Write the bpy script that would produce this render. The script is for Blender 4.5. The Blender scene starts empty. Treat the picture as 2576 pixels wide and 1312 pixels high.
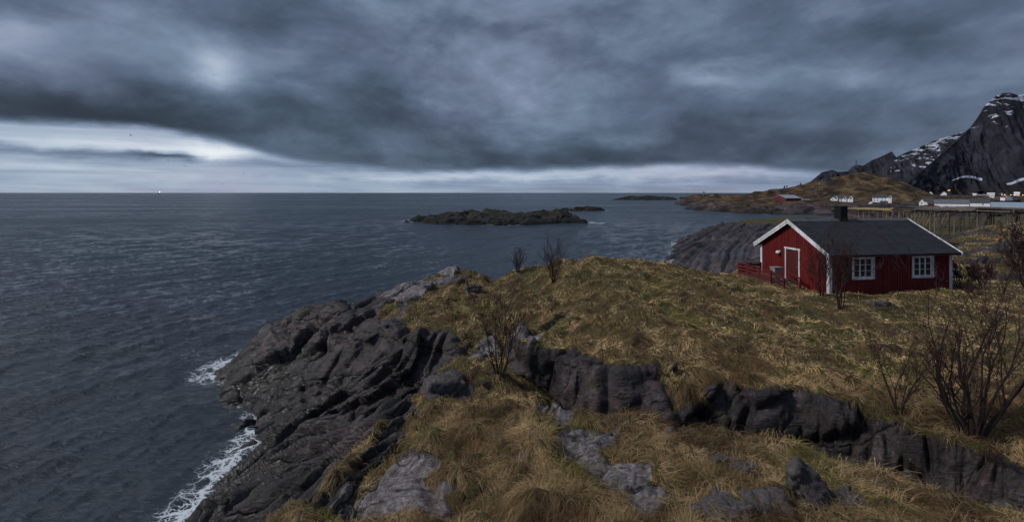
import bpy, math, random
import numpy as np
from mathutils import Vector, Matrix

R = math.radians
random.seed(7)
rng = np.random.default_rng(11)
SC = bpy.context.scene
COL = SC.collection
F, U0, V0 = 1250.0, 1440.0, 542.0      # focal length in photo pixels, horizon point
SEA = -12.0
STEP = 0.0040                           # terrain resolution

# ------------------------------------------------------------------ helpers
def UY(u, y, z): return ((u - U0) / F * y, y, z)
def NP(u, v, z):
    y = F * (-z) / (v - V0)
    return ((u - U0) / F * y, y, z)
def DP(u, v, z): return NP(u * 1.118, v * 1.118, z)

def s2l(c):
    return tuple(((x / 255) / 12.92 if x / 255 <= .04045 else ((x / 255 + .055) / 1.055) ** 2.4) for x in c)

def tag(o, label=None, cat=None, group=None, kind=None):
    if label: o['label'] = label
    if cat: o['category'] = cat
    if group: o['group'] = group
    if kind: o['kind'] = kind
    return o

def empty(name, loc=(0, 0, 0), rz=0.0):
    o = bpy.data.objects.new(name, None)
    o.empty_display_size = .2
    o.location = loc
    o.rotation_euler = (0, 0, rz)
    COL.objects.link(o)
    return o

def copy_tree(o, parent=None):
    c = o.copy()
    COL.objects.link(c)
    if parent is not None: c.parent = parent
    for ch in o.children: copy_tree(ch, c)
    return c

class MB:
    def __init__(s): s.v = []; s.f = []
    def add(s, vs, fs):
        n = len(s.v)
        s.v += [tuple(p) for p in vs]
        s.f += [tuple(i + n for i in f) for f in fs]
        return s
    def box(s, x0, x1, y0, y1, z0, z1, m=None):
        vs = [Vector((x, y, z)) for z in (z0, z1) for y in (y0, y1) for x in (x0, x1)]
        if m is not None: vs = [m @ v for v in vs]
        return s.add(vs, [(0, 2, 3, 1), (4, 5, 7, 6), (0, 1, 5, 4), (2, 6, 7, 3), (0, 4, 6, 2), (1, 3, 7, 5)])
    def prism(s, pts, d):
        """closed outline pts (3D) swept along vector d"""
        n = len(pts)
        d = Vector(d)
        a = [Vector(p) for p in pts]
        b = [p + d for p in a]
        fs = [tuple(range(n - 1, -1, -1)), tuple(range(n, 2 * n))]
        fs += [(i, (i + 1) % n, n + (i + 1) % n, n + i) for i in range(n)]
        return s.add(a + b, fs)
    def tube(s, pts, radii, k=6, cap=True):
        pts = [Vector(p) for p in pts]
        n0 = len(s.v)
        prev = None
        for i, p in enumerate(pts):
            t = (pts[min(i + 1, len(pts) - 1)] - pts[max(i - 1, 0)])
            if t.length < 1e-9: t = Vector((0, 0, 1))
            t.normalize()
            if prev is None:
                a = t.orthogonal().normalized()
            else:
                a = prev - t * prev.dot(t)
                a = a.normalized() if a.length > 1e-6 else t.orthogonal().normalized()
            prev = a
            b = t.cross(a)
            for j in range(k):
                an = 2 * math.pi * j / k
                s.v.append(tuple(p + (a * math.cos(an) + b * math.sin(an)) * radii[i]))
        for i in range(len(pts) - 1):
            for j in range(k):
                q = n0 + i * k
                s.f.append((q + j, q + (j + 1) % k, q + k + (j + 1) % k, q + k + j))
        if cap:
            s.f.append(tuple(n0 + j for j in range(k - 1, -1, -1)))
            q = n0 + (len(pts) - 1) * k
            s.f.append(tuple(q + j for j in range(k)))
        return s
    def bar(s, a, b, r, k=6): return s.tube([a, b], [r, r], k)
    def beam(s, a, b, w, h):
        a, b = Vector(a), Vector(b)
        t = (b - a); L = t.length; t.normalize()
        up = Vector((0, 0, 1)) if abs(t.z) < .95 else Vector((0, 1, 0))
        sd = t.cross(up).normalized(); up = sd.cross(t)
        m = Matrix((t, sd, up)).transposed().to_4x4(); m.translation = a
        return s.box(0, L, -w / 2, w / 2, -h / 2, h / 2, m)
    def build(s, name, mat, parent=None, smooth=False, bevel=0):
        me = bpy.data.meshes.new(name)
        me.from_pydata(s.v, [], s.f)
        me.materials.append(mat)
        if smooth: me.polygons.foreach_set('use_smooth', [True] * len(me.polygons))
        me.update()
        o = bpy.data.objects.new(name, me)
        COL.objects.link(o)
        if parent is not None: o.parent = parent
        if bevel:
            b = o.modifiers.new('bevel', 'BEVEL'); b.width = bevel; b.segments = 1; b.limit_method = 'ANGLE'
        return o

def np_mesh(name, V, Fq, mat, smooth=True, attrs=None, colors=None):
    """mesh straight from numpy arrays; Fq is an (n,4) or (n,3) index array"""
    me = bpy.data.meshes.new(name)
    Fq = np.asarray(Fq, np.int32)
    k = Fq.shape[1]
    me.vertices.add(len(V)); me.vertices.foreach_set('co', np.asarray(V, np.float32).ravel())
    me.loops.add(Fq.size); me.loops.foreach_set('vertex_index', Fq.ravel())
    me.polygons.add(len(Fq))
    me.polygons.foreach_set('loop_start', np.arange(0, Fq.size, k, dtype=np.int32))
    me.polygons.foreach_set('use_smooth', np.full(len(Fq), smooth))
    for nm, a in (attrs or {}).items():
        at = me.attributes.new(nm, 'FLOAT', 'POINT'); at.data.foreach_set('value', np.asarray(a, np.float32))
    for nm, a in (colors or {}).items():
        at = me.attributes.new(nm, 'FLOAT_COLOR', 'POINT'); at.data.foreach_set('color', np.asarray(a, np.float32).ravel())
    me.materials.append(mat)
    me.update(calc_edges=True); me.validate()
    o = bpy.data.objects.new(name, me)
    COL.objects.link(o)
    return o

# ------------------------------------------------------------------ numpy noise
def _h(ix, iy, iz, seed):
    h = (ix.astype(np.uint32) * np.uint32(374761393) + iy.astype(np.uint32) * np.uint32(668265263)
         + iz.astype(np.uint32) * np.uint32(2147483647 & 0x5bd1e995) + np.uint32((seed * 974711 + 12345) & 0xffffffff))
    h = (h ^ (h >> np.uint32(13))) * np.uint32(1274126177)
    h = (h ^ (h >> np.uint32(16))) * np.uint32(2246822519)
    return h ^ (h >> np.uint32(15))
def n2(x, y, seed=0):
    ix = np.floor(x).astype(np.int64); iy = np.floor(y).astype(np.int64)
    fx = x - ix; fy = y - iy
    ux = fx * fx * fx * (fx * (fx * 6 - 15) + 10); uy = fy * fy * fy * (fy * (fy * 6 - 15) + 10)
    z = np.zeros_like(ix)
    def g(dx, dy):
        a = _h(ix + dx, iy + dy, z, seed).astype(np.float32) * np.float32(2 * math.pi / 4294967296.)
        return np.cos(a) * (fx - dx) + np.sin(a) * (fy - dy)
    a = g(0, 0); b = g(1, 0); c = g(0, 1); d = g(1, 1)
    return ((a + (b - a) * ux) * (1 - uy) + (c + (d - c) * ux) * uy) * 1.5
def n3(x, y, z, seed=0):
    ix = np.floor(x).astype(np.int64); iy = np.floor(y).astype(np.int64); iz = np.floor(z).astype(np.int64)
    fx = x - ix; fy = y - iy; fz = z - iz
    ux = fx * fx * (3 - 2 * fx); uy = fy * fy * (3 - 2 * fy); uz = fz * fz * (3 - 2 * fz)
    def g(dx, dy, dz):
        return _h(ix + dx, iy + dy, iz + dz, seed).astype(np.float32) * np.float32(2 / 4294967296.) - 1
    r = 0
    for dz in (0, 1):
        wz = uz if dz else 1 - uz
        for dy in (0, 1):
            wy = uy if dy else 1 - uy
            r = r + wz * wy * (g(0, dy, dz) * (1 - ux) + g(1, dy, dz) * ux)
    return r
def fbm2(x, y, seed=0, o=4, gain=.5):
    r = 0; a = 1.
    for i in range(o):
        r = r + a * n2(x * 2 ** i + i * 17.3, y * 2 ** i - i * 9.1, seed + i); a *= gain
    return r
def worley(x, y, z, seed=0):
    """F1, F2, the id of the nearest cell, and a tilted plane belonging to that cell (angular facets)"""
    ix = np.floor(x).astype(np.int64); iy = np.floor(y).astype(np.int64); iz = np.floor(z).astype(np.int64)
    f1 = np.full(x.shape, 9.); f2 = np.full(x.shape, 9.); cid = np.zeros(x.shape); tl = np.zeros(x.shape)
    k = 1 / 4294967296.
    for dx in (-1, 0, 1):
        for dy in (-1, 0, 1):
            for dz in (-1, 0, 1):
                a, b, c = ix + dx, iy + dy, iz + dz
                h1 = _h(a, b, c, seed) * k; h2 = _h(a, b, c, seed + 1) * k; h3 = _h(a, b, c, seed + 2) * k
                ex, ey, ez = x - a - h1, y - b - h2, z - c - h3
                d = np.sqrt(ex ** 2 + ey ** 2 + ez ** 2)
                m = d < f1
                t = (h3 - .5) * ex + (h1 - .5) * ey + (h2 - .5) * ez
                f2 = np.where(m, f1, np.minimum(f2, d)); cid = np.where(m, h3, cid); tl = np.where(m, t, tl); f1 = np.where(m, d, f1)
    return f1, f2, cid, tl
def sst(a, b, x):
    t = np.clip((x - a) / (b - a), 0, 1)      # also for a > b
    return t * t * (3 - 2 * t)

# ------------------------------------------------------------------ land forms
def poly_field(x, y, pts):
    """signed distance (inside > 0) to a plan polygon, with the vertex values carried along the nearest edge"""
    P = np.array(pts, float)
    n = len(P)
    best = np.full(x.shape, 1e18); val = np.zeros(x.shape + (P.shape[1] - 2,)); ins = np.zeros(x.shape, bool)
    for i in range(n):
        a, b = P[i], P[(i + 1) % n]
        ex, ey = b[0] - a[0], b[1] - a[1]
        t = np.clip(((x - a[0]) * ex + (y - a[1]) * ey) / (ex * ex + ey * ey + 1e-12), 0, 1)
        d = (x - a[0] - t * ex) ** 2 + (y - a[1] - t * ey) ** 2
        m = d < best
        best = np.where(m, d, best)
        for k in range(P.shape[1] - 2):
            val[..., k] = np.where(m, a[2 + k] + (b[2 + k] - a[2 + k]) * t, val[..., k])
        if abs(ey) > 1e-12:
            c = ((a[1] > y) != (b[1] > y)) & (x < ex * (y - a[1]) / ey + a[0])
            ins ^= c
    d = np.sqrt(best)
    return np.where(ins, d, -d), val

class Mass:
    def __init__(s, outline, inner=(), slope=1.0, rnd=.4, blend=1.0):
        o = []
        for p in outline:
            p = tuple(p)
            o.append(p if len(p) == 4 else p + (slope,))
        s.o = o; s.rnd = rnd; s.bl = blend
        C = np.array([p[:3] for p in o] + [tuple(p)[:3] for p in inner], float)
        s.c = C[:, :2].mean(0); s.sc = np.abs(C[:, :2] - s.c).max() + 1e-9
        Q = (C[:, :2] - s.c) / s.sc
        n = len(Q)
        A = np.zeros((n + 3, n + 3))
        r = np.sqrt(((Q[:, None] - Q[None]) ** 2).sum(-1))
        A[:n, :n] = r - np.eye(n) * 0.002
        A[:n, n] = 1; A[:n, n + 1:] = Q; A[n, :n] = 1; A[n + 1:, :n] = Q.T
        s.w = np.linalg.solve(A, np.concatenate([C[:, 2], [0, 0, 0]])); s.Q = Q
        s.bb = (C[:, 0].min(), C[:, 0].max(), C[:, 1].min(), C[:, 1].max())
        s.zmax = C[:, 2].max(); s.smin = min(p[3] for p in o)
    def h(s, x, y):
        out = np.full(x.shape, -60.)
        m = (s.zmax + 16.5) / s.smin + 2
        k = (x > s.bb[0] - m) & (x < s.bb[1] + m) & (y > s.bb[2] - m) & (y < s.bb[3] + m)
        if not k.any(): return out
        X, Y = x[k], y[k]
        d, val = poly_field(X, Y, s.o)
        ze, sl = val[:, 0], val[:, 1]
        qx, qy = (X - s.c[0]) / s.sc, (Y - s.c[1]) / s.sc
        zi = s.w[-3] + s.w[-2] * qx + s.w[-1] * qy
        for i, q in enumerate(s.Q): zi = zi + s.w[i] * np.sqrt((qx - q[0]) ** 2 + (qy - q[1]) ** 2)
        ti = sst(0, s.bl, d)
        o = np.maximum(-d, 0)
        drop = sl * (np.sqrt(o * o + s.rnd ** 2) - s.rnd)
        out[k] = np.where(d > 0, ze + (zi - ze) * ti, ze - drop)
        return out

MASSES = []
# the grassy hill carrying the cabin: steep rock front, gentle back towards the sea
MASSES.append(Mass([
    DP(1312, 868, -6.55) + (3.0,), DP(1420, 872, -6.4) + (3.0,), DP(1490, 895, -6.45) + (3.0,), DP(1560, 928, -6.55) + (3.0,),
    DP(1640, 918, -6.5) + (3.6,), DP(1665, 962, -6.95) + (1.5,), DP(1770, 968, -6.95) + (1.5,), DP(1812, 942, -6.72) + (2.8,),
    DP(1900, 972, -6.85) + (2.8,), DP(2000, 978, -6.95) + (2.8,), DP(2200, 1048, -7.25) + (2.6,), DP(2400, 1112, -7.43) + (2.6,),
    DP(2576, 1175, -7.6) + (1.2,), (24, 10.5, -7.8, .8), (60, 14, -7.5, .6), (80, 40, -6.5, .5), (70, 62, -7, .4),
    UY(2560, 62, -8) + (.4,), UY(2200, 52, -8.2) + (.5,), UY(2080, 42, -7.4) + (.6,), DP(1850, 700, -6.75) + (.6,),
    DP(1780, 688, -6.0) + (.6,), DP(1660, 662, -5.5) + (.5,), DP(1560, 650, -5.25) + (.5,), DP(1440, 656, -5.4) + (.5,),
    DP(1290, 684, -6.1) + (.7,), DP(1225, 735, -6.95) + (.7,), DP(1250, 785, -7.0) + (.8,), DP(1340, 800, -6.7) + (1.0,)],
    inner=[DP(1500, 700, -5.5), DP(1700, 760, -5.8), DP(1560, 800, -5.9), DP(1800, 830, -6.25), DP(1950, 850, -6.5), (20, 27.2, -6.4),
           (20, 31, -6.4), (24, 28.2, -6.36), (29, 28.6, -6.36), (27, 33, -6.36), (17.6, 29.2, -6.38), (17.4, 34, -6.45),
           DP(2300, 800, -6.6), DP(2520, 800, -6.6), DP(2576, 740, -6.4), DP(1440, 800, -6.2),
           DP(2300, 950, -6.9), DP(2550, 1000, -7.1), DP(1930, 780, -6.2)], rnd=.16, blend=1.0))
MASSES.append(Mass([DP(1360, 690, -5.75), DP(1400, 660, -5.25), DP(1480, 652, -5.1), DP(1520, 680, -5.2), DP(1440, 706, -5.5)], slope=.9, rnd=.3))
# headland on the left
MASSES.append(Mass([
    DP(1200, 692, -6.6) + (.8,), DP(1150, 673, -6.2) + (.8,), DP(1085, 690, -6.5) + (.8,), DP(1000, 713, -7.0) + (.9,), DP(930, 750, -7.5) + (1.0,),
    DP(878, 782, -7.9) + (1.2,), DP(900, 850, -8.0) + (1.5,), DP(985, 812, -7.35) + (2.0,), DP(1015, 850, -7.35) + (3.0,), DP(1080, 838, -7.2) + (3.2,),
    DP(1125, 842, -7.25) + (2.2,), DP(1150, 868, -7.5) + (1.6,), DP(1200, 810, -7.15) + (.9,), DP(1225, 750, -6.95) + (.8,)],
    inner=[DP(1100, 760, -6.75), DP(1060, 720, -6.65)], rnd=.3, blend=.8))
# rounded rock dome and its snout into the sea
MASSES.append(Mass([
    DP(700, 803, -8.9) + (1.3,), DP(780, 772, -7.85) + (1.3,), DP(845, 768, -7.6) + (1.4,), DP(868, 800, -7.9) + (1.8,), DP(862, 880, -8.6) + (2.0,),
    DP(800, 905, -9.3) + (1.5,), DP(720, 890, -9.6) + (1.3,)], inner=[DP(800, 830, -8.0)], rnd=1.0, blend=1.6))
MASSES.append(Mass([
    DP(566, 928, -11.7) + (1.2,), DP(622, 880, -10.8) + (1.0,), DP(690, 850, -9.9) + (1.0,), DP(760, 905, -9.9) + (1.2,), DP(760, 985, -10.6) + (1.5,), DP(690, 1000, -11.2) + (1.6,),
    DP(600, 970, -11.6) + (1.4,)], rnd=.5, blend=.8))
# ridge of rock below the big face
MASSES.append(Mass([DP(905, 870, -8.6) + (1.8,), DP(990, 880, -8.3) + (2.0,), DP(1010, 950, -8.8) + (2.6,), DP(900, 970, -9.4) + (2.4,),
    DP(800, 1000, -10.4) + (1.2,), DP(840, 930, -9.6) + (1.3,)], rnd=.4))
# mound with the tall shrub
MASSES.append(Mass([DP(1085, 985, -8.1) + (2.4,), DP(1120, 935, -7.75) + (1.5,), DP(1200, 905, -7.6) + (1.0,), DP(1285, 915, -7.55) + (1.0,),
    DP(1330, 965, -7.75) + (.8,), DP(1300, 1005, -7.75) + (.8,), DP(1190, 1005, -7.9) + (1.4,)], inner=[DP(1220, 955, -7.4)], rnd=.4))
# foreground ridge and the slab running down into the water
MASSES.append(Mass([
    DP(1025, 1000, -7.95) + (.9,), DP(1180, 1040, -7.7) + (1.2,), DP(1340, 1040, -7.25) + (1.4,), DP(1520, 1058, -7.05) + (1.4,), DP(1700, 1080, -7.0) + (1.6,),
    DP(1860, 1098, -7.05) + (1.6,), DP(2000, 1130, -7.1) + (1.5,), DP(2140, 1175, -7.3) + (1.3,), DP(2300, 1230, -7.6) + (1.2,), DP(2576, 1300, -8.0) + (1.0,), (18, 9.5, -8.3, .8),
    (16, 2, -8.2, .6), (2, -2, -7.2, .6), (-4, 1, -7.6, .6), (-5.2, 8, -8.6, .5), DP(880, 1312, -8.9) + (.5,), DP(985, 1160, -8.5) + (.5,), DP(1005, 1060, -8.25) + (.6,)],
    inner=[DP(1500, 1110, -6.75), DP(1230, 1190, -7.4), DP(1640, 1250, -6.55), DP(1300, 1280, -6.9), DP(1800, 1160, -6.85), DP(1100, 1120, -7.75), DP(1120, 1280, -7.75),
           DP(2000, 1230, -6.9), DP(2100, 1290, -7.0), DP(2330, 1290, -7.5), (3, 5, -6.4)], rnd=.3, blend=1.0))
MASSES.append(Mass([(-4.2, 16.7, -8.1, 1.5), (-8, 19.6, -9.9, 1.8), (-11.9, 22.0, -11.8, 1.6), (-12.9, 19, -12.4, .6), (-12.7, 15, -12.4, .6), (-12.4, 10, -12.5, .6), (-5.6, 8.5, -8.9, .6), (-5.2, 13, -8.7, .6)], rnd=.4, blend=1.5))
# floor of the gully
MASSES.append(Mass([DP(1160, 890, -8.0), DP(1250, 830, -7.3), DP(1330, 850, -7.7), DP(1345, 1000, -8.35), DP(1550, 1040, -8.9), DP(1900, 1080, -9.1), DP(2300, 1180, -9.2), DP(2576, 1250, -9.4),
    (16, 9.8, -9.6), (9, 11.5, -9.3), (4, 13.4, -9.0), DP(1200, 1040, -8.5), DP(1000, 1012, -9.9), DP(860, 1030, -11.4), DP(770, 1045, -12.4), DP(800, 1000, -12.0), DP(950, 990, -10.6)], slope=.8, rnd=.3))
# rock tongue beyond the cabin
MASSES.append(Mass([NP(1968, 652, -9.6), NP(2030, 627, -7.6), NP(2110, 619, -6.6), NP(2236, 612, -6.2), NP(2300, 612, -6.6), UY(2340, 80, -8), UY(2240, 60, -7.6), UY(2150, 52, -7.8),
    NP(2040, 715, -8.4), NP(2000, 705, -9.2), NP(1955, 690, -10.4)], inner=[NP(2080, 650, -7.2)], slope=.5, rnd=1.2, blend=4))
# low ground behind the cabin with the drying racks, and the bare rocks at the right
MASSES.append(Mass([UY(2345, 150, -9.6), UY(2400, 95, -9.0), UY(2500, 75, -8.4), UY(2560, 60, -8.0), (90, 55, -7.5), (170, 60, -7), (400, 150, -9), (420, 240, -10.6),  UY(2700, 230, -11), UY(2500, 230, -10.8), UY(2380, 205, -10.8)], slope=.4, rnd=2, blend=5))
MASSES.append(Mass([UY(2640, 46, -5.5), UY(2720, 51, -4.9), UY(2765, 54, -4.3), UY(2880, 56, -3.7), UY(3200, 60, -2.2), UY(3300, 42, -4.2), UY(2850, 38, -5.4), UY(2690, 38, -6.0)], slope=.55, rnd=.8, blend=3))
# far peninsula, its hill, and the plain of the village
MASSES.append(Mass([UY(1925, 470, -9.5), UY(1945, 500, -4.2), UY(1985, 505, -2.6), UY(2060, 510, -2.4), UY(2135, 510, -2.0), UY(2250, 620, -6), UY(2500, 900, -7), UY(2900, 1000, -7), UY(3600, 900, -8),
    UY(3600, 260, -10.5), UY(2700, 230, -11.0), UY(2380, 232, -10.8), UY(2240, 250, -10.4), UY(2160, 253, -10.1), UY(2080, 266, -9.9), UY(2010, 292, -9.9), UY(1965, 318, -10.2), UY(1985, 380, -9.2), UY(1940, 435, -10.2)],
    inner=[UY(2100, 380, -6.6), UY(2250, 345, -7.6), UY(2300, 400, -7.9), UY(2345, 398, -7.7), UY(2480, 400, -8.3), UY(2448, 370, -9.2), UY(2486, 360, -10.0), UY(2370, 395, -8.0), UY(2600, 330, -9.4), UY(2640, 325, -11.0), UY(2760, 325, -11.2), UY(2860, 320, -11.3), UY(2700, 400, -9.8), UY(2900, 450, -8.8), UY(2620, 700, -5.5), UY(2850, 700, -6.0)], slope=.5, rnd=4, blend=14))
MASSES.append(Mass([UY(2128, 500, 0.2), UY(2180, 500, 3.2), UY(2240, 500, 5.6), UY(2296, 495, 12.5), UY(2355, 490, 17), UY(2400, 490, 19.6), UY(2450, 490, 22.2), UY(2480, 490, 19), UY(2520, 490, 9), UY(2575, 485, 1), UY(2620, 480, -3),
    UY(2560, 560, 0), UY(2450, 560, 12), UY(2300, 560, 8), UY(2150, 550, -1)], slope=.38, rnd=6, blend=25))

def base_height(x, y):
    """smooth union of the land forms above the sea bed"""
    K = 5.0
    acc = np.exp(K * (-16.0 - SEA) * np.ones_like(x) * .5)
    mx = np.full(x.shape, -16.)
    hs = []
    for m in MASSES:
        h = m.h(x, y); hs.append(h); mx = np.maximum(mx, h)
    s = np.exp(np.clip(K * (-16. - mx), -60, 0))
    for h in hs: s = s + np.exp(np.clip(K * (h - mx), -60, 0))
    return mx + np.log(s) / K

def relief(x, y):
    far = sst(90, 260, y)
    near = 1 - sst(60, 160, y)
    h = near * (.22 * fbm2(x / 5.0, y / 5.0, 3, 3) + .10 * n2(x / 1.3, y / 1.3, 9))
    k = y > 60
    if k.any():
        xx, yy = x[k], y[k]
        flat = 1 - .85 * sst(2290, 2340, xx / yy * F + U0) * sst(190, 240, yy) * (1 - sst(430, 480, yy))
        big = 1.0 - np.abs(fbm2(xx / 38, yy / 38, 21, 4)) * 1.6
        h[k] += far[k] * flat * (2.2 * (big - .5) + 1.1 * fbm2(xx / 11, yy / 11, 31, 3))
        mid = sst(60, 80, yy) * (1 - sst(170, 260, yy))
        h[k] += mid * .35 * fbm2(xx / 9, yy / 13, 41, 3)
    return h

def hit(u, v, y0=5, y1=900):
    """where the sight line through photo point (u, v) meets the land"""
    y = np.geomspace(y0, y1, 1600)
    x = (u - U0) / F * y
    z = -(v - V0) / F * y
    h = np.maximum(base_height(x, y) + relief(x, y), SEA)
    k = np.argmax(z <= h)
    return (float(x[k]), float(y[k]), float(h[k]))
def dhit(u, v, **k): return hit(u * 1.118, v * 1.118, **k)
def ground_z(x, y):
    a, b = np.array([x], float), np.array([y], float)
    return float((base_height(a, b) + relief(a, b))[0])

# bare rock and turf patches, outlined on the ground
def patch(pts): return [hit(u, v)[:2] for u, v in pts]
ROCK = [
    patch([(540, 1440), (775, 1190), (860, 1170), (1000, 1120), (1120, 1100), (1150, 1150), (1118, 1215), (1140, 1290), (1230, 1300), (1245, 1330), (1200, 1365), (1305, 1400), (1262, 1462), (700, 1462)]),
    patch([(628, 1045), (710, 985), (862, 868), (955, 862), (1010, 845), (1120, 800), (1220, 762), (1285, 760), (1322, 795), (1290, 806), (1225, 800), (1190, 838), (1155, 854), (1131, 894),
           (1139, 934), (1262, 938), (1285, 965), (1273, 1017), (1200, 1085), (1150, 1105), (1020, 1110), (900, 1110), (770, 1180)]),
    patch([(1558, 1239), (1589, 1206), (1645, 1202), (1753, 1209), (1729, 1235), (1687, 1281), (1715, 1312), (1816, 1319), (1834, 1340), (1827, 1365), (1876, 1382), (1869, 1417), (1827, 1455), (1792, 1452), (1764, 1410),
           (1694, 1357), (1624, 1309), (1579, 1281)]),
    patch([(1502, 1160), (1530, 1150), (1568, 1153), (1560, 1168), (1510, 1170)]), patch([(1554, 1186), (1589, 1168), (1673, 1176), (1600, 1188), (1560, 1200)]),
    patch([(1456, 965), (1491, 938), (1614, 868), (1600, 890), (1555, 920), (1491, 989)]),
    patch([(1305, 1015), (1340, 970), (1385, 940), (1400, 1010), (1350, 1015)]),
    patch([(1200, 1120), (1245, 1060), (1265, 1045), (1270, 1090), (1325, 1110), (1328, 1150), (1290, 1135), (1215, 1130)]),
    patch([(1845, 1222), (1900, 1206), (1960, 1216), (1900, 1226)]), patch([(1350, 1372), (1405, 1355), (1400, 1385), (1365, 1390)]), patch([(1440, 1300), (1480, 1285), (1475, 1302)]),
    patch([(1130, 1255), (1150, 1248), (1160, 1265), (1130, 1270)]), patch([(1405, 745), (1480, 735), (1490, 745), (1400, 765)]), patch([(1560, 730), (1640, 724), (1650, 730), (1570, 736)]),
]
TURF = [
    patch([(1040, 1225), (1085, 1185), (1100, 1175), (1088, 1210), (1000, 1300), (900, 1400), (862, 1450), (850, 1448), (950, 1318)]),
    patch([(1120, 1285), (1135, 1296), (1060, 1345), (1010, 1420), (995, 1410), (1040, 1340)]),
    patch([(1190, 788), (1240, 772), (1250, 790), (1200, 796)]), patch([(1275, 775), (1300, 765), (1310, 785), (1280, 790)]),
    patch([(1060, 872), (1115, 852), (1120, 890), (1070, 905)]), patch([(1240, 1420), (1300, 1400), (1290, 1440)]),
]
PALE = [ROCK[2], ROCK[3], ROCK[4], ROCK[8], ROCK[9], ROCK[10], ROCK[5], ROCK[6], ROCK[12], ROCK[13],
    patch([(1000, 1345), (1130, 1310), (1240, 1300), (1245, 1330), (1205, 1368), (1310, 1405), (1265, 1462), (905, 1462), (960, 1390)]), patch([(1120, 800), (1220, 755), (1300, 752), (1330, 795), (1225, 805), (1190, 838), (1120, 860), (1060, 840)])]
def pale_weight(x, y):
    w = np.zeros_like(x); k = y < 60
    X, Y = x[k], y[k]; a = np.zeros_like(X)
    for p in PALE:
        d, _ = poly_field(X, Y, [(q[0], q[1], 0) for q in p]); a = np.maximum(a, sst(-.35, .25, d))
    w[k] = a
    return w
def rock_weight(x, y):
    w = np.zeros_like(x)
    jit = .35 * fbm2(x / .9, y / .9, 61, 4)
    near = y < 60
    X, Y, J = x[near], y[near], jit[near]
    a = np.zeros_like(X)
    for p in ROCK:
        d, _ = poly_field(X, Y, [(q[0], q[1], 0) for q in p]); a = np.maximum(a, sst(-.14, .14, d + J * .5 + .06))
    for p in TURF:
        d, _ = poly_field(X, Y, [(q[0], q[1], 0) for q in p]); a = a * (1 - sst(-.12, .12, d + J * .6))
    a = np.maximum(a, sst(-8.0, -8.8, X) * sst(34, 31, Y))
    w[near] = a
    return w
HANG = patch([(1850, 1058), (1975, 1048), (2005, 1080), (1950, 1135), (1890, 1140)])

# ------------------------------------------------------------------ materials
def nodes(name):
    m = bpy.data.materials.new(name); m.use_nodes = True
    nt = m.node_tree; nt.nodes.clear()
    return m, nt
class NT:
    """tiny node-graph writer"""
    def __init__(s, nt): s.nt = nt
    def n(s, t, **kw):
        nd = s.nt.nodes.new(t)
        ins = kw.pop('ins', {})
        for k, v in kw.items(): setattr(nd, k, v)
        for k, v in ins.items():
            if hasattr(v, 'is_output') or isinstance(v, bpy.types.NodeSocket): s.nt.links.new(v, nd.inputs[k])
            else: nd.inputs[k].default_value = v
        return nd
    def math(s, op, a, b=0.0, c=None, clamp=False):
        ins = {0: a, 1: b}
        if c is not None: ins[2] = c
        return s.n('ShaderNodeMath', operation=op, use_clamp=clamp, ins=ins).outputs[0]
    def ramp(s, fac, stops, interp='LINEAR'):
        r = s.n('ShaderNodeValToRGB', ins={0: fac}); cr = r.color_ramp; cr.interpolation = interp
        while len(cr.elements) < len(stops): cr.elements.new(.5)
        for e, (p, c) in zip(cr.elements, stops):
            e.position = p; e.color = (tuple(c) + (1,))[:4] if not isinstance(c, (int, float)) else (c, c, c, 1)
        return r.outputs[0]
    def noise(s, vec, scale, detail=4, rough=.55, dist=0.0):
        return s.n('ShaderNodeTexNoise', ins={'Vector': vec, 'Scale': scale, 'Detail': detail, 'Roughness': rough, 'Distortion': dist}).outputs[0]
    def mix(s, fac, a, b, mode='MIX'):
        m = s.n('ShaderNodeMix', data_type='RGBA', blend_type=mode)
        for k, v in ((0, fac), (6, a), (7, b)):
            if isinstance(v, bpy.types.NodeSocket): s.nt.links.new(v, m.inputs[k])
            else: m.inputs[k].default_value = v if isinstance(v, (int, float)) else (tuple(v) + (1,))[:4]
        return m.outputs[2]
    def maprange(s, v, a, b, c=0.0, d=1.0, smooth=False):
        return s.n('ShaderNodeMapRange', interpolation_type='SMOOTHSTEP' if smooth else 'LINEAR', ins={0: v, 1: a, 2: b, 3: c, 4: d}).outputs[0]
    def coord(s, kind='Object'): return s.n('ShaderNodeTexCoord').outputs[kind]
    def mapping(s, vec, rot=(0, 0, 0), scale=(1, 1, 1), loc=(0, 0, 0)):
        return s.n('ShaderNodeMapping', ins={'Vector': vec, 'Rotation': rot, 'Scale': scale, 'Location': loc}).outputs[0]
    def out(s, bsdf): s.nt.links.new(bsdf, s.n('ShaderNodeOutputMaterial').inputs[0])
    def bsdf(s, **ins): return s.n('ShaderNodeBsdfPrincipled', ins=ins).outputs[0]

def simple(name, col, rough=.7, var=.25, scale=6., bump=0.0, spec=.4, metal=0.0, streak=None):
    m, nt = nodes(name); g = NT(nt)
    c = g.coord()
    v = g.mapping(c, scale=streak) if streak else c
    n = g.noise(v, scale, 5, .6)
    a = tuple(x * (1 - var) for x in col); b = tuple(min(1, x * (1 + var)) for x in col)
    colr = g.ramp(n, [(.3, a), (.7, b)])
    ins = {'Base Color': colr, 'Roughness': rough, 'Specular IOR Level': spec, 'Metallic': metal}
    if bump:
        ins['Normal'] = g.n('ShaderNodeBump', ins={'Strength': .6, 'Distance': bump, 'Height': n}).outputs[0]
    g.out(g.bsdf(**ins)); return m

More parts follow.
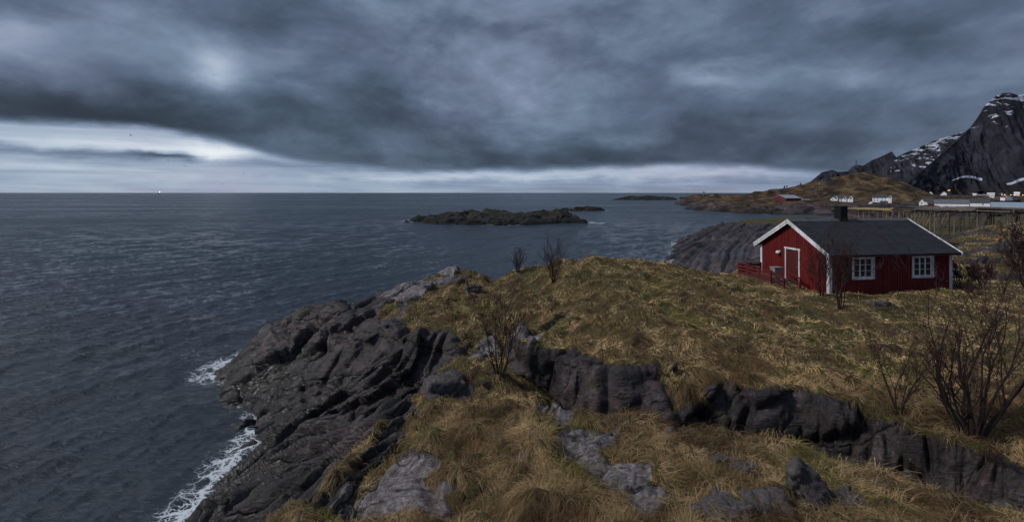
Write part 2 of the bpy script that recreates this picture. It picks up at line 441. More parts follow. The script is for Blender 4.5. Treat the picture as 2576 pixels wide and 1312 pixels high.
def painted(name, col, dirt, rough=.6, amount=.5):
    m, nt = nodes(name); g = NT(nt)
    P = g.coord()
    n = g.noise(g.mapping(P, scale=(5.4, 5.4, .22)), 1.0, 4, .6); f = g.noise(g.mapping(P, scale=(9, 9, 1.2)), 2.2, 7, .75); b = g.noise(P, .8, 5, .65)
    c = g.mix(1., tuple(col), g.ramp(n, [(.3, (.62, .62, .62)), (.7, (1.4, 1.35, 1.35))]), 'MULTIPLY')
    c = g.mix(1., c, g.ramp(b, [(.35, (.8, .8, .8)), (.65, (1.15, 1.15, 1.15))]), 'MULTIPLY')
    w = g.math('MULTIPLY', g.ramp(f, [(.58, 0.), (.68, 1.)]), amount)
    c = g.mix(w, c, tuple(dirt))
    bp = g.n('ShaderNodeBump', ins={'Strength': .5, 'Distance': .004, 'Height': f}).outputs[0]
    g.out(g.bsdf(**{'Base Color': c, 'Roughness': rough, 'Specular IOR Level': .3, 'Normal': bp})); return m

def emit(name, col, strength):
    m, nt = nodes(name); g = NT(nt)
    g.out(g.n('ShaderNodeEmission', ins={0: tuple(col) + (1,), 1: strength}).outputs[0]); return m

def rock_colour(g, P, warm=1.0, k=1.0):
    n1 = g.noise(P, .55 * k, 6, .62, .4); n2_ = g.noise(P, 3.1 * k, 6, .65, .3); n3_ = g.noise(P, 14. * k, 4, .6)
    st = g.noise(g.mapping(P, rot=(0, R(-26), R(-49)), scale=(.18, 1.6, 1.6)), 1.7 * k, 6, .65, .5)
    base = g.ramp(n1, [(.28, (.017, .0155, .017)), (.45, (.037, .033, .035)), (.58, (.064, .056, .058)), (.75, (.125, .114, .118))])
    strat = g.ramp(st, [(.36, (.42, .41, .42)), (.52, (1, 1, 1)), (.66, (1.5, 1.45, 1.45))])
    st2 = g.noise(g.mapping(P, rot=(0, R(-26), R(-49)), scale=(.10, 1.0, 1.0)), .42 * k, 4, .6, .4)
    c = g.mix(1.0, base, strat, 'MULTIPLY')
    c = g.mix(1.0, c, g.ramp(st2, [(.36, (.45, .45, .46)), (.5, (1, 1, 1)), (.64, (1.45, 1.42, 1.42))]), 'MULTIPLY')
    pur = g.ramp(g.noise(P, .9 * k, 4, .6), [(.45, (1, 1, 1)), (.68, (1.5, .94, .95))])
    c = g.mix(1.0, c, pur, 'MULTIPLY')
    speck = g.ramp(n3_, [(.35, (.7, .7, .7)), (.65, (1.3, 1.3, 1.3))])
    c = g.mix(.8, c, speck, 'MULTIPLY')
    lich = g.math('MULTIPLY', g.ramp(n2_, [(.58, 0.), (.68, 1.)]), g.ramp(g.noise(P, .33 * k, 3), [(.48, 0.), (.62, 1.)]))
    c = g.mix(g.math('MULTIPLY', lich, .65), c, (.22, .22, .21))
    return c, n1, n2_, n3_, st

def terrain_material():
    m, nt = nodes('ground_turf_and_rock'); g = NT(nt)
    P = g.coord()
    gr = g.n('ShaderNodeAttribute', attribute_name='grass').outputs['Fac']
    c, n1, nn2, nn3, st = rock_colour(g, P)
    pale = g.math('ADD', g.n('ShaderNodeAttribute', attribute_name='pale').outputs['Fac'], g.math('MULTIPLY', g.math('SUBTRACT', nn2, .5), .6))
    pc = g.ramp(g.noise(P, 5.5, 7, .7, .3), [(.32, (.085, .075, .078)), (.5, (.20, .178, .185)), (.66, (.30, .275, .285))])
    c = g.mix(g.maprange(pale, .3, .75, 0., .85, True), g.mix(1., c, (.72, .70, .72), 'MULTIPLY'), pc)
    vor = g.n('ShaderNodeTexVoronoi', feature='DISTANCE_TO_EDGE', ins={'Vector': g.mapping(g.n('ShaderNodeVectorMath', operation='ADD', ins={0: P, 1: g.n('ShaderNodeVectorMath', operation='SCALE', ins={0: g.n('ShaderNodeTexNoise', ins={'Vector': P, 'Scale': 1.2}).outputs[1], 3: .8}).outputs[0]}).outputs[0],
        rot=(R(15), R(-20), R(-40)), scale=(.13, .62, .5)), 'Scale': 1.0}).outputs[0]
    crack = g.ramp(vor, [(0.0, 0.), (.03, .8), (.07, 1.)])
    # kelp and algae band just above the water
    z = g.n('ShaderNodeSeparateXYZ', ins={0: P}).outputs[2]
    wet = g.math('ADD', z, g.math('MULTIPLY', g.math('SUBTRACT', n1, .5), 2.2))
    yy_ = g.n('ShaderNodeSeparateXYZ', ins={0: P}).outputs[1]
    wet = g.math('ADD', wet, g.maprange(yy_, 40., 58., 0., 2.2))
    wetf = g.maprange(wet, -11.1, -8.9, 1., 0., True)
    c = g.mix(g.math('MULTIPLY', wetf, .80), c, (.014, .0135, .014))
    fine = g.noise(g.mapping(P, rot=(0, R(-26), R(-49)), scale=(.35, 1.3, 1.3)), 9., 7, .72, .6)
    c = g.mix(1., c, g.ramp(fine, [(.36, (.35, .35, .36)), (.5, (1, 1, 1)), (.66, (1.7, 1.66, 1.66))]), 'MULTIPLY')
    c = g.mix(1., c, g.ramp(crack, [(0., (.22, .2, .18)), (.9, (1, 1, 1))]), 'MULTIPLY')
    white = g.math('MULTIPLY', g.ramp(g.noise(P, 6.5, 6, .75), [(.60, 0.), (.66, 1.)]), g.ramp(g.noise(P, .7, 4, .6), [(.50, 0.), (.6, .55)]))
    c = g.mix(g.math('MULTIPLY', white, g.math('SUBTRACT', 1., wetf)), c, (.30, .31, .29))
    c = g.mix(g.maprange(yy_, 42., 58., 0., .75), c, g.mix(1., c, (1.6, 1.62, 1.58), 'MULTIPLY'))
    soil = g.ramp(g.noise(P, 3.4, 7, .72, .5), [(.32, (.018, .012, .008)), (.46, (.060, .040, .018)), (.56, (.066, .062, .017)), (.63, (.095, .090, .024)), (.72, (.125, .080, .038))])
    big = g.ramp(g.noise(P, .22, 4, .6), [(.38, (1.1, .95, .85)), (.62, (.85, 1.0, .75))])
    soil = g.mix(1.0, soil, big, 'MULTIPLY')
    grn = g.math('ADD', gr, g.math('MULTIPLY', g.math('SUBTRACT', nn2, .5), .5))
    gf = g.maprange(grn, .4, .6, 0., 1., True)
    moss = g.math('MULTIPLY', g.ramp(g.noise(P, 1.5, 5, .7), [(.56, 0.), (.63, 1.)]), .75)
    zlim = g.maprange(z, -9.2, -7.6, 0., 1.)
    c = g.mix(g.math('MULTIPLY', moss, zlim), c, (.040, .036, .012))
    col = g.mix(gf, c, soil)
    rgh = g.n('ShaderNodeMix', data_type='FLOAT', ins={0: wetf, 2: .50, 3: .30}).outputs[0]
    rgh = g.n('ShaderNodeMix', data_type='FLOAT', ins={0: gf, 2: rgh, 3: .95}).outputs[0]
    hgt = g.math('ADD', g.math('MULTIPLY', st, .8), g.math('ADD', g.math('MULTIPLY', nn2, .45), g.math('ADD', g.math('MULTIPLY', nn3, .16), g.math('MULTIPLY', fine, .55))))
    hgt = g.math('ADD', hgt, g.math('MULTIPLY', g.math('MULTIPLY', crack, .45), g.math('SUBTRACT', 1., gf)))
    bp = g.n('ShaderNodeBump', ins={'Strength': 1., 'Distance': .14, 'Height': hgt}).outputs[0]
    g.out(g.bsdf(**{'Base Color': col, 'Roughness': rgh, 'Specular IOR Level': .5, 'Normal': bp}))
    return m

def far_material():
    m, nt = nodes('far_heath_and_rock'); g = NT(nt)
    P = g.coord()
    gr = g.n('ShaderNodeAttribute', attribute_name='grass').outputs['Fac']
    c, n1, nn2, nn3, st = rock_colour(g, P, k=.12)
    heath = g.ramp(g.noise(P, .06, 8, .74, .4), [(.30, (.024, .022, .012)), (.43, (.055, .039, .021)), (.52, (.115, .072, .036)), (.60, (.155, .108, .056)), (.70, (.25, .20, .12))])
    spots = g.ramp(g.noise(P, .12, 5, .7), [(.44, .35), (.56, 1.0)])
    heath = g.mix(1.0, heath, spots, 'MULTIPLY')
    gf = g.maprange(g.math('ADD', gr, g.math('MULTIPLY', g.math('SUBTRACT', nn2, .5), 1.2)), .35, .65, 0., 1., True)
    z = g.n('ShaderNodeSeparateXYZ', ins={0: P}).outputs[2]
    wetf = g.maprange(g.math('ADD', z, g.math('MULTIPLY', g.math('SUBTRACT', n1, .5), 3.)), -11.6, -10.2, 1., 0., True)
    c = g.mix(g.math('MULTIPLY', wetf, .7), c, (.016, .015, .013))
    col = g.mix(gf, c, heath)
    hgt = g.math('ADD', g.math('ADD', st, nn2), g.noise(P, .12, 5, .7))
    bp = g.n('ShaderNodeBump', ins={'Strength': .9, 'Distance': 1.4, 'Height': hgt}).outputs[0]
    g.out(g.bsdf(**{'Base Color': col, 'Roughness': .85, 'Specular IOR Level': .25, 'Normal': bp}))
    return m

def islet_material():
    m, nt = nodes('islet_rock'); g = NT(nt)
    P = g.coord()
    c, n1, nn2, nn3, st = rock_colour(g, P, k=.25)
    z = g.n('ShaderNodeSeparateXYZ', ins={0: P}).outputs[2]
    zz = g.math('ADD', z, g.math('MULTIPLY', g.math('SUBTRACT', n1, .5), 3.))
    c = g.mix(.55, c, (.030, .034, .026))
    top = g.maprange(zz, -10.0, -8.6, 0., 1., True)
    c = g.mix(g.math('MULTIPLY', top, g.ramp(nn2, [(.42, 0.), (.6, .85)])), c, (.052, .062, .028))
    c = g.mix(g.maprange(zz, -11.2, -10.2, .85, 0., True), c, (.014, .013, .012))
    c = g.mix(1., c, (.62, .62, .66), 'MULTIPLY')
    hgt = g.math('ADD', st, nn2)
    bp = g.n('ShaderNodeBump', ins={'Strength': 1., 'Distance': .6, 'Height': hgt}).outputs[0]
    g.out(g.bsdf(**{'Base Color': c, 'Roughness': .8, 'Specular IOR Level': .3, 'Normal': bp}))
    return m

def mountain_material(name, snow_lo, snow_hi, thr):
    m, nt = nodes(name); g = NT(nt)
    P = g.coord()
    n1 = g.noise(P, .011, 7, .7, .3)
    gul = g.noise(g.mapping(P, rot=(0, R(35), 0), scale=(1, 1, .25)), .012, 7, .68, .6)
    col = g.ramp(n1, [(.3, (.017, .0185, .026)), (.5, (.025, .027, .037)), (.7, (.037, .039, .051))])
    col = g.mix(1., col, g.ramp(gul, [(.38, (.5, .5, .52)), (.6, (1.5, 1.45, 1.45))]), 'MULTIPLY')
    z = g.n('ShaderNodeSeparateXYZ', ins={0: P}).outputs[2]
    heath = g.maprange(g.math('ADD', z, g.math('MULTIPLY', n1, 60.)), 40., 110., 1., 0., True)
    col = g.mix(g.math('MULTIPLY', heath, .7), col, (.026, .020, .019))
    sn = g.noise(g.mapping(P, rot=(0, R(25), 0), scale=(.55, .55, 1.6)), .019, 6, .64, .6)
    hz = g.maprange(z, snow_lo, snow_hi, 0., .12)
    sf = g.maprange(g.math('ADD', sn, hz), thr, thr + .025, 0., 1.)
    lim = g.maprange(z, snow_lo - 20, snow_lo + 40, 0., 1.)
    att = g.n('ShaderNodeAttribute', attribute_name='snow').outputs['Fac']
    attf = g.maprange(g.math('ADD', att, g.math('MULTIPLY', g.math('SUBTRACT', gul, .5), .5)), .45, .55, 0., 1.)
    sf = g.math('MAXIMUM', g.math('MULTIPLY', sf, lim), attf)
    col = g.mix(sf, col, (.50, .54, .62))
    bp = g.n('ShaderNodeBump', ins={'Strength': 1., 'Distance': 14., 'Height': g.math('ADD', gul, n1)}).outputs[0]
    g.out(g.bsdf(**{'Base Color': col, 'Roughness': .9, 'Specular IOR Level': .2, 'Normal': bp}))
    return m

def water_material():
    m, nt = nodes('sea_water'); g = NT(nt)
    P = g.coord()
    foam = g.n('ShaderNodeAttribute', attribute_name='foam').outputs['Fac']
    warp = g.n('ShaderNodeVectorMath', operation='ADD', ins={0: P, 1: g.n('ShaderNodeVectorMath', operation='SCALE', ins={0: g.n('ShaderNodeTexNoise', ins={'Vector': P, 'Scale': 1.1, 'Detail': 4}).outputs[1], 3: 1.3}).outputs[0]}).outputs[0]
    v1 = g.n('ShaderNodeTexVoronoi', feature='DISTANCE_TO_EDGE', ins={'Vector': warp, 'Scale': 1.35}).outputs[0]
    v2 = g.n('ShaderNodeTexVoronoi', feature='DISTANCE_TO_EDGE', ins={'Vector': warp, 'Scale': 3.6}).outputs[0]
    lace = g.math('MAXIMUM', g.ramp(v1, [(0., 1.), (.10, .55), (.24, 0.)]), g.ramp(v2, [(0., .95), (.10, .35), (.2, 0.)]))
    lace = g.math('ADD', lace, g.math('MULTIPLY', g.math('SUBTRACT', g.noise(P, 2.2, 5, .7), .5), .9))
    ff = g.math('SUBTRACT', g.math('ADD', g.math('MULTIPLY', foam, .98), lace), 1.06)
    ff = g.maprange(ff, .0, .40, 0., .92, True)
    far = g.n('ShaderNodeAttribute', attribute_name='dist').outputs['Fac']
    r1 = g.noise(g.mapping(P, rot=(0, 0, R(-45)), scale=(.5, 1.5, 1)), 2.6, 6, .68, .25)
    r2 = g.noise(g.mapping(P, rot=(0, 0, R(-42)), scale=(.32, 1.25, 1)), .42, 6, .66, .3)
    patch_ = g.noise(g.mapping(P, rot=(0, 0, R(20)), scale=(.25, 1, 1)), .02, 4, .55)
    h = g.math('ADD', g.math('MULTIPLY', r1, g.math('ADD', .20, g.math('MULTIPLY', far, .10))), g.math('MULTIPLY', r2, g.math('ADD', .10, g.math('MULTIPLY', far, .16))))
    bp = g.n('ShaderNodeBump', ins={'Strength': 1.0, 'Distance': 1.0, 'Height': h}).outputs[0]
    rough = g.math('ADD', .06, g.math('MULTIPLY', far, g.maprange(patch_, .35, .65, .16, .30)))
    wat = g.bsdf(**{'Base Color': (.030, .041, .056, 1), 'Roughness': rough, 'IOR': 1.333, 'Specular IOR Level': .5, 'Normal': bp})
    fo = g.bsdf(**{'Base Color': (.62, .67, .72, 1), 'Roughness': .9, 'Specular IOR Level': .1})
    mx = g.n('ShaderNodeMixShader', ins={0: ff, 1: wat, 2: fo}).outputs[0]
    g.out(mx); return m

def blade_material():
    m, nt = nodes('dry_grass_blades'); g = NT(nt)
    c = g.n('ShaderNodeAttribute', attribute_name='tint').outputs['Color']
    g.out(g.bsdf(**{'Base Color': c, 'Roughness': .75, 'Specular IOR Level': .2})); return m

# ------------------------------------------------------------------ terrain meshes
def fan_grid(s0, s1, y0, y1, ds, off=4.0):
    ny = int(math.log((y1 + off) / (y0 + off)) / ds) + 2
    ys = (y0 + off) * np.exp(np.linspace(0, math.log((y1 + off) / (y0 + off)), ny)) - off
    ss = np.linspace(s0, s1, int((s1 - s0) / ds) + 2)
    S, Y = np.meshgrid(ss, ys)
    return S * (Y + off), Y
def grid_faces(nr, nc):
    i = np.arange(nr * nc).reshape(nr, nc)
    return np.stack([i[:-1, :-1], i[:-1, 1:], i[1:, 1:], i[1:, :-1]], -1).reshape(-1, 4)
def grid_normals(P):
    du = np.gradient(P, axis=1); dv = np.gradient(P, axis=0)
    n = np.cross(du, dv)
    n /= np.linalg.norm(n, axis=-1, keepdims=True) + 1e-12
    n[n[..., 2] < 0] *= -1
    return n
def compact(V, Fq, keepv, extra):
    keep = keepv[Fq].any(1)
    Fq = Fq[keep]
    used = np.zeros(len(V), bool); used[Fq] = True
    idx = np.cumsum(used) - 1
    return V[used], idx[Fq], [e[used] for e in extra]

def rock_relief(P, N, k, slab=None, lod=1.0, turn=0.0):
    """craggy displacement of bare rock: foliation ledges, joints and rounded lumps"""
    x, y, z = P[:, 0], P[:, 1], P[:, 2]
    a = x * .72 + y * .60 + z * .34          # along the foliation
    b = x * .64 - y * .77                    # across it
    c = x * .26 + y * .22 - z * .94
    b = b + turn * (x * .13 + y * .13); c = c + turn * (-x * .22 - y * .20)   # the beds swing round along the shore
    wob = n3(x * .35, y * .35, z * .35, 5); wob2 = n3(x * 1.1, y * 1.1, z * 1.1, 6)
    wob = wob * (1 - .75 * turn)
    if slab is None: slab = np.full(x.shape, .35)
    # ledges: saw-tooth steps running along the foliation
    def ledge(f, fa, seed):
        t = b * f + c * f * .5 + wob * 1.3 + .7 * (1 - .6 * turn) * n3(a * fa, b * f * .25, c * .2, seed)
        q = t - np.floor(t)
        h = _h(np.floor(t).astype(np.int64), np.zeros(len(t), np.int64), np.zeros(len(t), np.int64), seed) / 4294967296.
        return (q ** 1.3 * (1 - sst(.80, 1.0, q)) - .4) * (.35 + h) - .5 * np.exp(-(np.minimum(q, 1 - q) / .09) ** 2) * h
    r_sl = .72 * ledge(.62, .14, 71) + .40 * ledge(1.6, .25, 72) + lod * (.15 * ledge(3.7, .4, 73) + .05 * n3(a * .8, b * 5, c * 5, 74) + .025 * n3(a * 2, b * 11, c * 11, 77))
    # massive jointed rock
    f1, f2, cid, tl = worley(a * .27 + wob * .3, b * .42 + wob * .35, c * .5 + wob * .2, 81)
    jt = np.exp(-((f2 - f1) / .045) ** 2)
    r_bl = .95 * (cid - .5) + .25 * (1 - f1) + .9 * tl - .42 * jt
    f1, f2, cid, tl = worley(a * .34 + wob2 * .15, b * 1.2 + wob * .5, c * .9, 91)
    r_bl += .20 * (cid - .5) + .22 * tl - .12 * np.exp(-((f2 - f1) / .05) ** 2)
    f1, f2, cid, tl = worley(a * 1.5 + wob2 * .3, b * 3.1 + wob * .5, c * 2.4, 93)
    r_bl += .08 * (cid - .5) + .10 * tl - .045 * np.exp(-((f2 - f1) / .07) ** 2)
    r_bl += .12 * ledge(1.1, .25, 75) + .05 * ledge(3.1, .5, 76) + .03 * n3(x * 5, y * 5, z * 5, 95)
    f1, f2, cid, tl = worley(a * .30 + wob2 * .1, b * 1.5 + wob, c * 1.2, 97)
    r_sl = r_sl + lod * (.22 * tl + .06 * (cid - .5) - .06 * np.exp(-((f2 - f1) / .06) ** 2))
    r = r_bl * (1 - slab) + r_sl * slab
    return r * k

M_GROUND = terrain_material(); M_FAR = far_material(); M_ISLET = islet_material()

def near_ground(ya, yb, ds):
    X, Y = fan_grid(-1.75, 1.65, ya, yb, ds)
    nr, nc = X.shape
    x, y = X.ravel(), Y.ravel()
    zb = base_height(x, y)
    z = zb + relief(x, y)
    P = np.stack([x, y, z], -1).reshape(nr, nc, 3)
    N = grid_normals(P).reshape(-1, 3)
    slope = N[:, 2]
    rw = rock_weight(x, y)
    mk = n2(x / .7, y / .7, 55) * .5 + n2(x / 2.1, y / 2.1, 56) * .5
    g = sst(.66, .80, slope + .09 * mk)
    g = np.minimum(g, 1 - rw)
    g *= sst(-10.2, -9.0, z + mk)            # no turf close to the water
    # mid-distance tongue: bare rock with turf on top
    dh, _ = poly_field(x, y, [(q[0], q[1], 0) for q in HANG]); g = np.maximum(g, np.where(y < 30, sst(-.25, .1, dh + .2 * mk), 0))
    tong = (y > 48) & (x < 66) & (y < 125)
    g = np.where(tong, np.minimum(g, sst(-7.4, -6.5, z + mk * .9)), g)
    rr = (y > 33) & (y < 66) & (x > 38)
    g = np.where(rr, g * sst(-.12, .2, n2(x / 2.6, y / 2.0, 57) + .06), g)
    P = P.reshape(-1, 3)
    # tussocks
    wx = x + .25 * n2(x / .8, y / .8, 104); wy = y + .25 * n2(x / .8, y / .8, 105)
    tus = np.maximum(0, n2(wx / .62, wy / .50, 101)) ** .8 * .27 + np.maximum(0, n2(wx / .27, wy / .27, 102)) * .09 + .15 * n2(wx / 1.4, wy / 1.1, 103)
    fade = 1 - sst(30, 60, y)
    lawn = sst(20, 24, y) * sst(15, 18, x)
    P[:, 2] += g * tus * fade * (1 - .6 * lawn) + g * .05
    hard = (g < .8) & (z > -14.5)
    scl = (1 + .25 * sst(40, 80, y[hard])) * (1 - g[hard]) * sst(-14, -12.3, z[hard])
    slab = sst(-2.5, -4.5, x[hard]) * sst(24.5, 21, y[hard] - .35 * (x[hard] + 8))
    slab = np.maximum(slab, sst(44, 60, y[hard]))
    slab = np.maximum(slab, .15)
    d = rock_relief(P[hard] / (1 + .7 * sst(40, 80, y[hard]))[:, None], N[hard], 1.0, slab, 1 - sst(38, 52, y[hard]), sst(42, 56, y[hard])) * scl
    d = np.where(N[hard][:, 2] > .9, d * .75, d)
    DD = np.zeros(len(x)); DD[hard] = d
    DD = DD.reshape(nr, nc); steep = (1 - sst(.35, .75, slope)).reshape(nr, nc)
    for _ in range(1):                       # the steeper the face, the wider its samples lie apart: soften there
        B = DD.copy()
        B[1:-1, 1:-1] = (DD[:-2, 1:-1] + DD[2:, 1:-1] + DD[1:-1, :-2] + DD[1:-1, 2:] + 2 * DD[1:-1, 1:-1]) / 6
        DD = DD + (B - DD) * steep
    P += N * DD.ravel()[:, None]
    Fq = grid_faces(nr, nc)
    keep = P[:, 2] > -12.9
    V, Fk, (gk, pk) = compact(P, Fq, keep, [g, pale_weight(x, y)])
    o = np_mesh('ground', V, Fk, M_GROUND, True, {'grass': gk, 'pale': pk})
    tag(o, kind='structure')
    return P.reshape(nr, nc, 3), g.reshape(nr, nc)

def far_ground():
    X, Y = fan_grid(.30, 1.75, 176., 1000., STEP * .9)
    nr, nc = X.shape
    x, y = X.ravel(), Y.ravel()
    z = base_height(x, y) + relief(x, y)
    P = np.stack([x, y, z], -1).reshape(nr, nc, 3)
    N = grid_normals(P).reshape(-1, 3)
    g = sst(-9.4, -8.0, z + 1.3 * fbm2(x / 25, y / 25, 65, 3)) * sst(.72, .88, N[:, 2] + .1 * n2(x / 9, y / 9, 66))
    P = P.reshape(-1, 3)
    d = rock_relief(P / 7., N, 4.0) * (1 - .8 * g) * sst(-14, -11.5, z)
    P += N * d[:, None] * np.array([1, 1, .8])
    V, Fk, (gk,) = compact(P, grid_faces(nr, nc), P[:, 2] > -13, [g])
    tag(np_mesh('hills', V, Fk, M_FAR, True, {'grass': gk}), kind='structure')

near_ground(61.5, 178., .0028)
GP, GG = near_ground(3.0, 62.0, .0026)
far_ground()

def islet(name, pts, slope, seed, res, rel=1.0):
    m = Mass(pts, slope=slope, rnd=res * 3, blend=res * 8)
    a, b, c, d = m.bb
    xs = np.arange(a - 9, b + 9, res); ys = np.arange(c - 9, d + 9, res)
    X, Y = np.meshgrid(xs, ys); x, y = X.ravel(), Y.ravel()
    z = m.h(x, y)
    q = res / .45
    z += rel * (.9 * fbm2(x / (11 * q), y / (8 * q), seed, 4) + .9 * (.5 - np.abs(n2(x / (15 * q), y / (10 * q), seed + 9)) * 2))
    P = np.stack([x, y, z], -1).reshape(len(ys), len(xs), 3)
    N = grid_normals(P).reshape(-1, 3); P = P.reshape(-1, 3)
    k = z > -15
    P[k] += N[k] * (rock_relief(P[k] / (3.2 * q) + seed, N[k], 2.2 * q * rel))[:, None]
    V, Fk, _ = compact(P, grid_faces(len(ys), len(xs)), P[:, 2] > -13, [])
    return tag(np_mesh(name, V, Fk, M_ISLET, True), kind='structure')

islet('islet', [UY(1168, 186, -10.4), UY(1180, 194, -9.6), UY(1290, 198, -9.4), UY(1350, 196, -8.2), UY(1400, 195, -7.2), UY(1440, 196, -9.2), UY(1500, 196, -8.2), UY(1580, 192, -7.4), UY(1625, 182, -10.6), UY(1640, 178, -11.4), UY(1560, 176, -10.2),
    UY(1480, 170, -10.4), UY(1390, 166, -10.6), UY(1290, 170, -10.6), UY(1200, 176, -10.8)], .9, 201, .4)
islet('islet', [UY(1588, 300, -10.6), UY(1618, 306, -9.2), UY(1650, 306, -9.2), UY(1688, 300, -11), UY(1650, 292, -10.6)], .8, 301, .5)
islet('islet', [UY(1735, 760, -10.6), UY(1770, 790, -5.6), UY(1830, 800, -5.2), UY(1890, 790, -7.5), UY(1915, 770, -10.8), UY(1830, 740, -10)], .6, 401, 1.5, .9)
islet('islet', [UY(1912, 880, -10), UY(1950, 900, -6.0), UY(2000, 900, -5.5), UY(2000, 860, -10)], .6, 501, 2.0, .8)

# ------------------------------------------------------------------ mountains
def mountain(name, ridge, y, mat, steep, seed, rough, stripes=()):
    """ridge: photo points (u, v) of the skyline at distance y; slopes run down both sides to the sea"""
    rp = np.array([((u - U0) / F * yy, yy, -(v - V0) / F * yy) for (u, v, yy) in [(r[0], r[1], r[2] if len(r) > 2 else y) for r in ridge]])
    t = np.concatenate([[0], np.cumsum(np.linalg.norm(np.diff(rp, axis=0), axis=1))])
    n = 360
    tt = np.linspace(0, t[-1], n)
    rid = np.stack([np.interp(tt, t, rp[:, k]) for k in range(3)], -1)
    m = 150
    vv = np.concatenate([np.linspace(-1, 0, 40)[:-1], np.linspace(0, 1, m)])
    T, W = np.meshgrid(vv, tt)
    H = (rid[:, 2] - SEA + 4)[:, None]
    prof = np.abs(T)
    Z = rid[:, 2:3] - H * (prof ** .85 * .8 + prof * .2)
    run = H * steep * prof ** 1.25
    X = rid[:, 0:1] - run * np.sign(T) * .35
    Y = rid[:, 1:2] - run * np.sign(T)
    P = np.stack([X, Y, Z], -1)
    N = grid_normals(P).reshape(-1, 3); Q = P.reshape(-1, 3)
    L = rough
    x, yq, z = Q.T
    d = 1.0 * (1 - 2 * np.abs(n3(x / L, yq / L, z / L * .5, seed))) + .55 * (1 - 2 * np.abs(n3(x / L * 2.3, yq / L * 2.3, z / L * 1.1, seed + 1))) + .3 * n3(x / L * 5, yq / L * 5, z / L * 3, seed + 2) + .16 * n3(x / L * 11, yq / L * 11, z / L * 8, seed + 3)
    sl_ = W.ravel() / L; pr = prof.ravel()
    gy = .9 * (1 - 2 * np.abs(n2(sl_ * 2.6 + .5 * n2(sl_ * 3, pr * 4, seed + 7), pr * 1.6, seed + 5))) + .5 * (1 - 2 * np.abs(n2(sl_ * 7 + .4 * n2(sl_ * 5, pr * 6, seed + 8), pr * 3, seed + 6)))
    d = d * .42 + gy * .55
    amp = (.055 * L + .12 * np.minimum(H, L).repeat(len(vv), 1).ravel() * .5) * np.clip(prof.ravel() * 6, .12, 1)
    Q = Q + N * (d * amp)[:, None]
    snow = np.zeros(len(Q))
    for st in stripes:
        pts = [((u - U0) / F, -(v - V0) / F, 0) for u, v in st]
        dd, _ = poly_field(Q[:, 0] / Q[:, 1], Q[:, 2] / Q[:, 1], pts)
        fr = T.ravel() > 0
        snow = np.maximum(snow, fr * sst(-.0025, .0025, dd))
    o = np_mesh(name, Q, grid_faces(n, len(vv)), mat, True, {'snow': snow})
    return tag(o, kind='structure')

mountain('mountain', [(2230, 535), (2280, 511), (2312, 485), (2341, 478), (2358, 484), (2385, 482), (2402, 466), (2417, 464), (2427, 467), (2451, 452), (2487, 437), (2509, 426), (2521, 444), (2560, 470), (2640, 500)], 4600.,
         mountain_material('far_ridge_rock', 330, 600, .66), .9, 611, 300.)
mountain('mountain', [(2440, 520), (2480, 470), (2505, 450), (2520, 443), (2548, 430), (2585, 415), (2619, 399), (2660, 387), (2702, 373), (2740, 372), (2800, 380), (2900, 400)], 3900.,
         mountain_material('snowy_ridge_rock', 120, 330, .655), 1.1, 621, 260.)
mountain('mountain', [(2480, 552, 2300), (2530, 535, 2400), (2580, 492, 2600), (2640, 440, 2800), (2690, 396, 2950), (2728, 360, 3000), (2745, 340, 3000), (2770, 300, 3000), (2800, 272, 3000), (2822, 262), (2845, 261), (2865, 268), (2890, 264), (2960, 240), (3050, 230), (3200, 260), (3400, 300)], 3000.,
         mountain_material('dark_mountain_rock', 420, 640, .635), .62, 631, 330.,
         stripes=[[(2675, 507), (2688, 503), (2700, 497), (2715, 494), (2735, 495), (2750, 499), (2762, 501), (2764, 508), (2752, 507), (2735, 501), (2712, 499), (2695, 503), (2680, 508)],
                  [(2830, 516), (2850, 511), (2862, 504), (2885, 498), (2910, 492), (2910, 498), (2885, 505), (2862, 512), (2845, 519), (2832, 520)]])

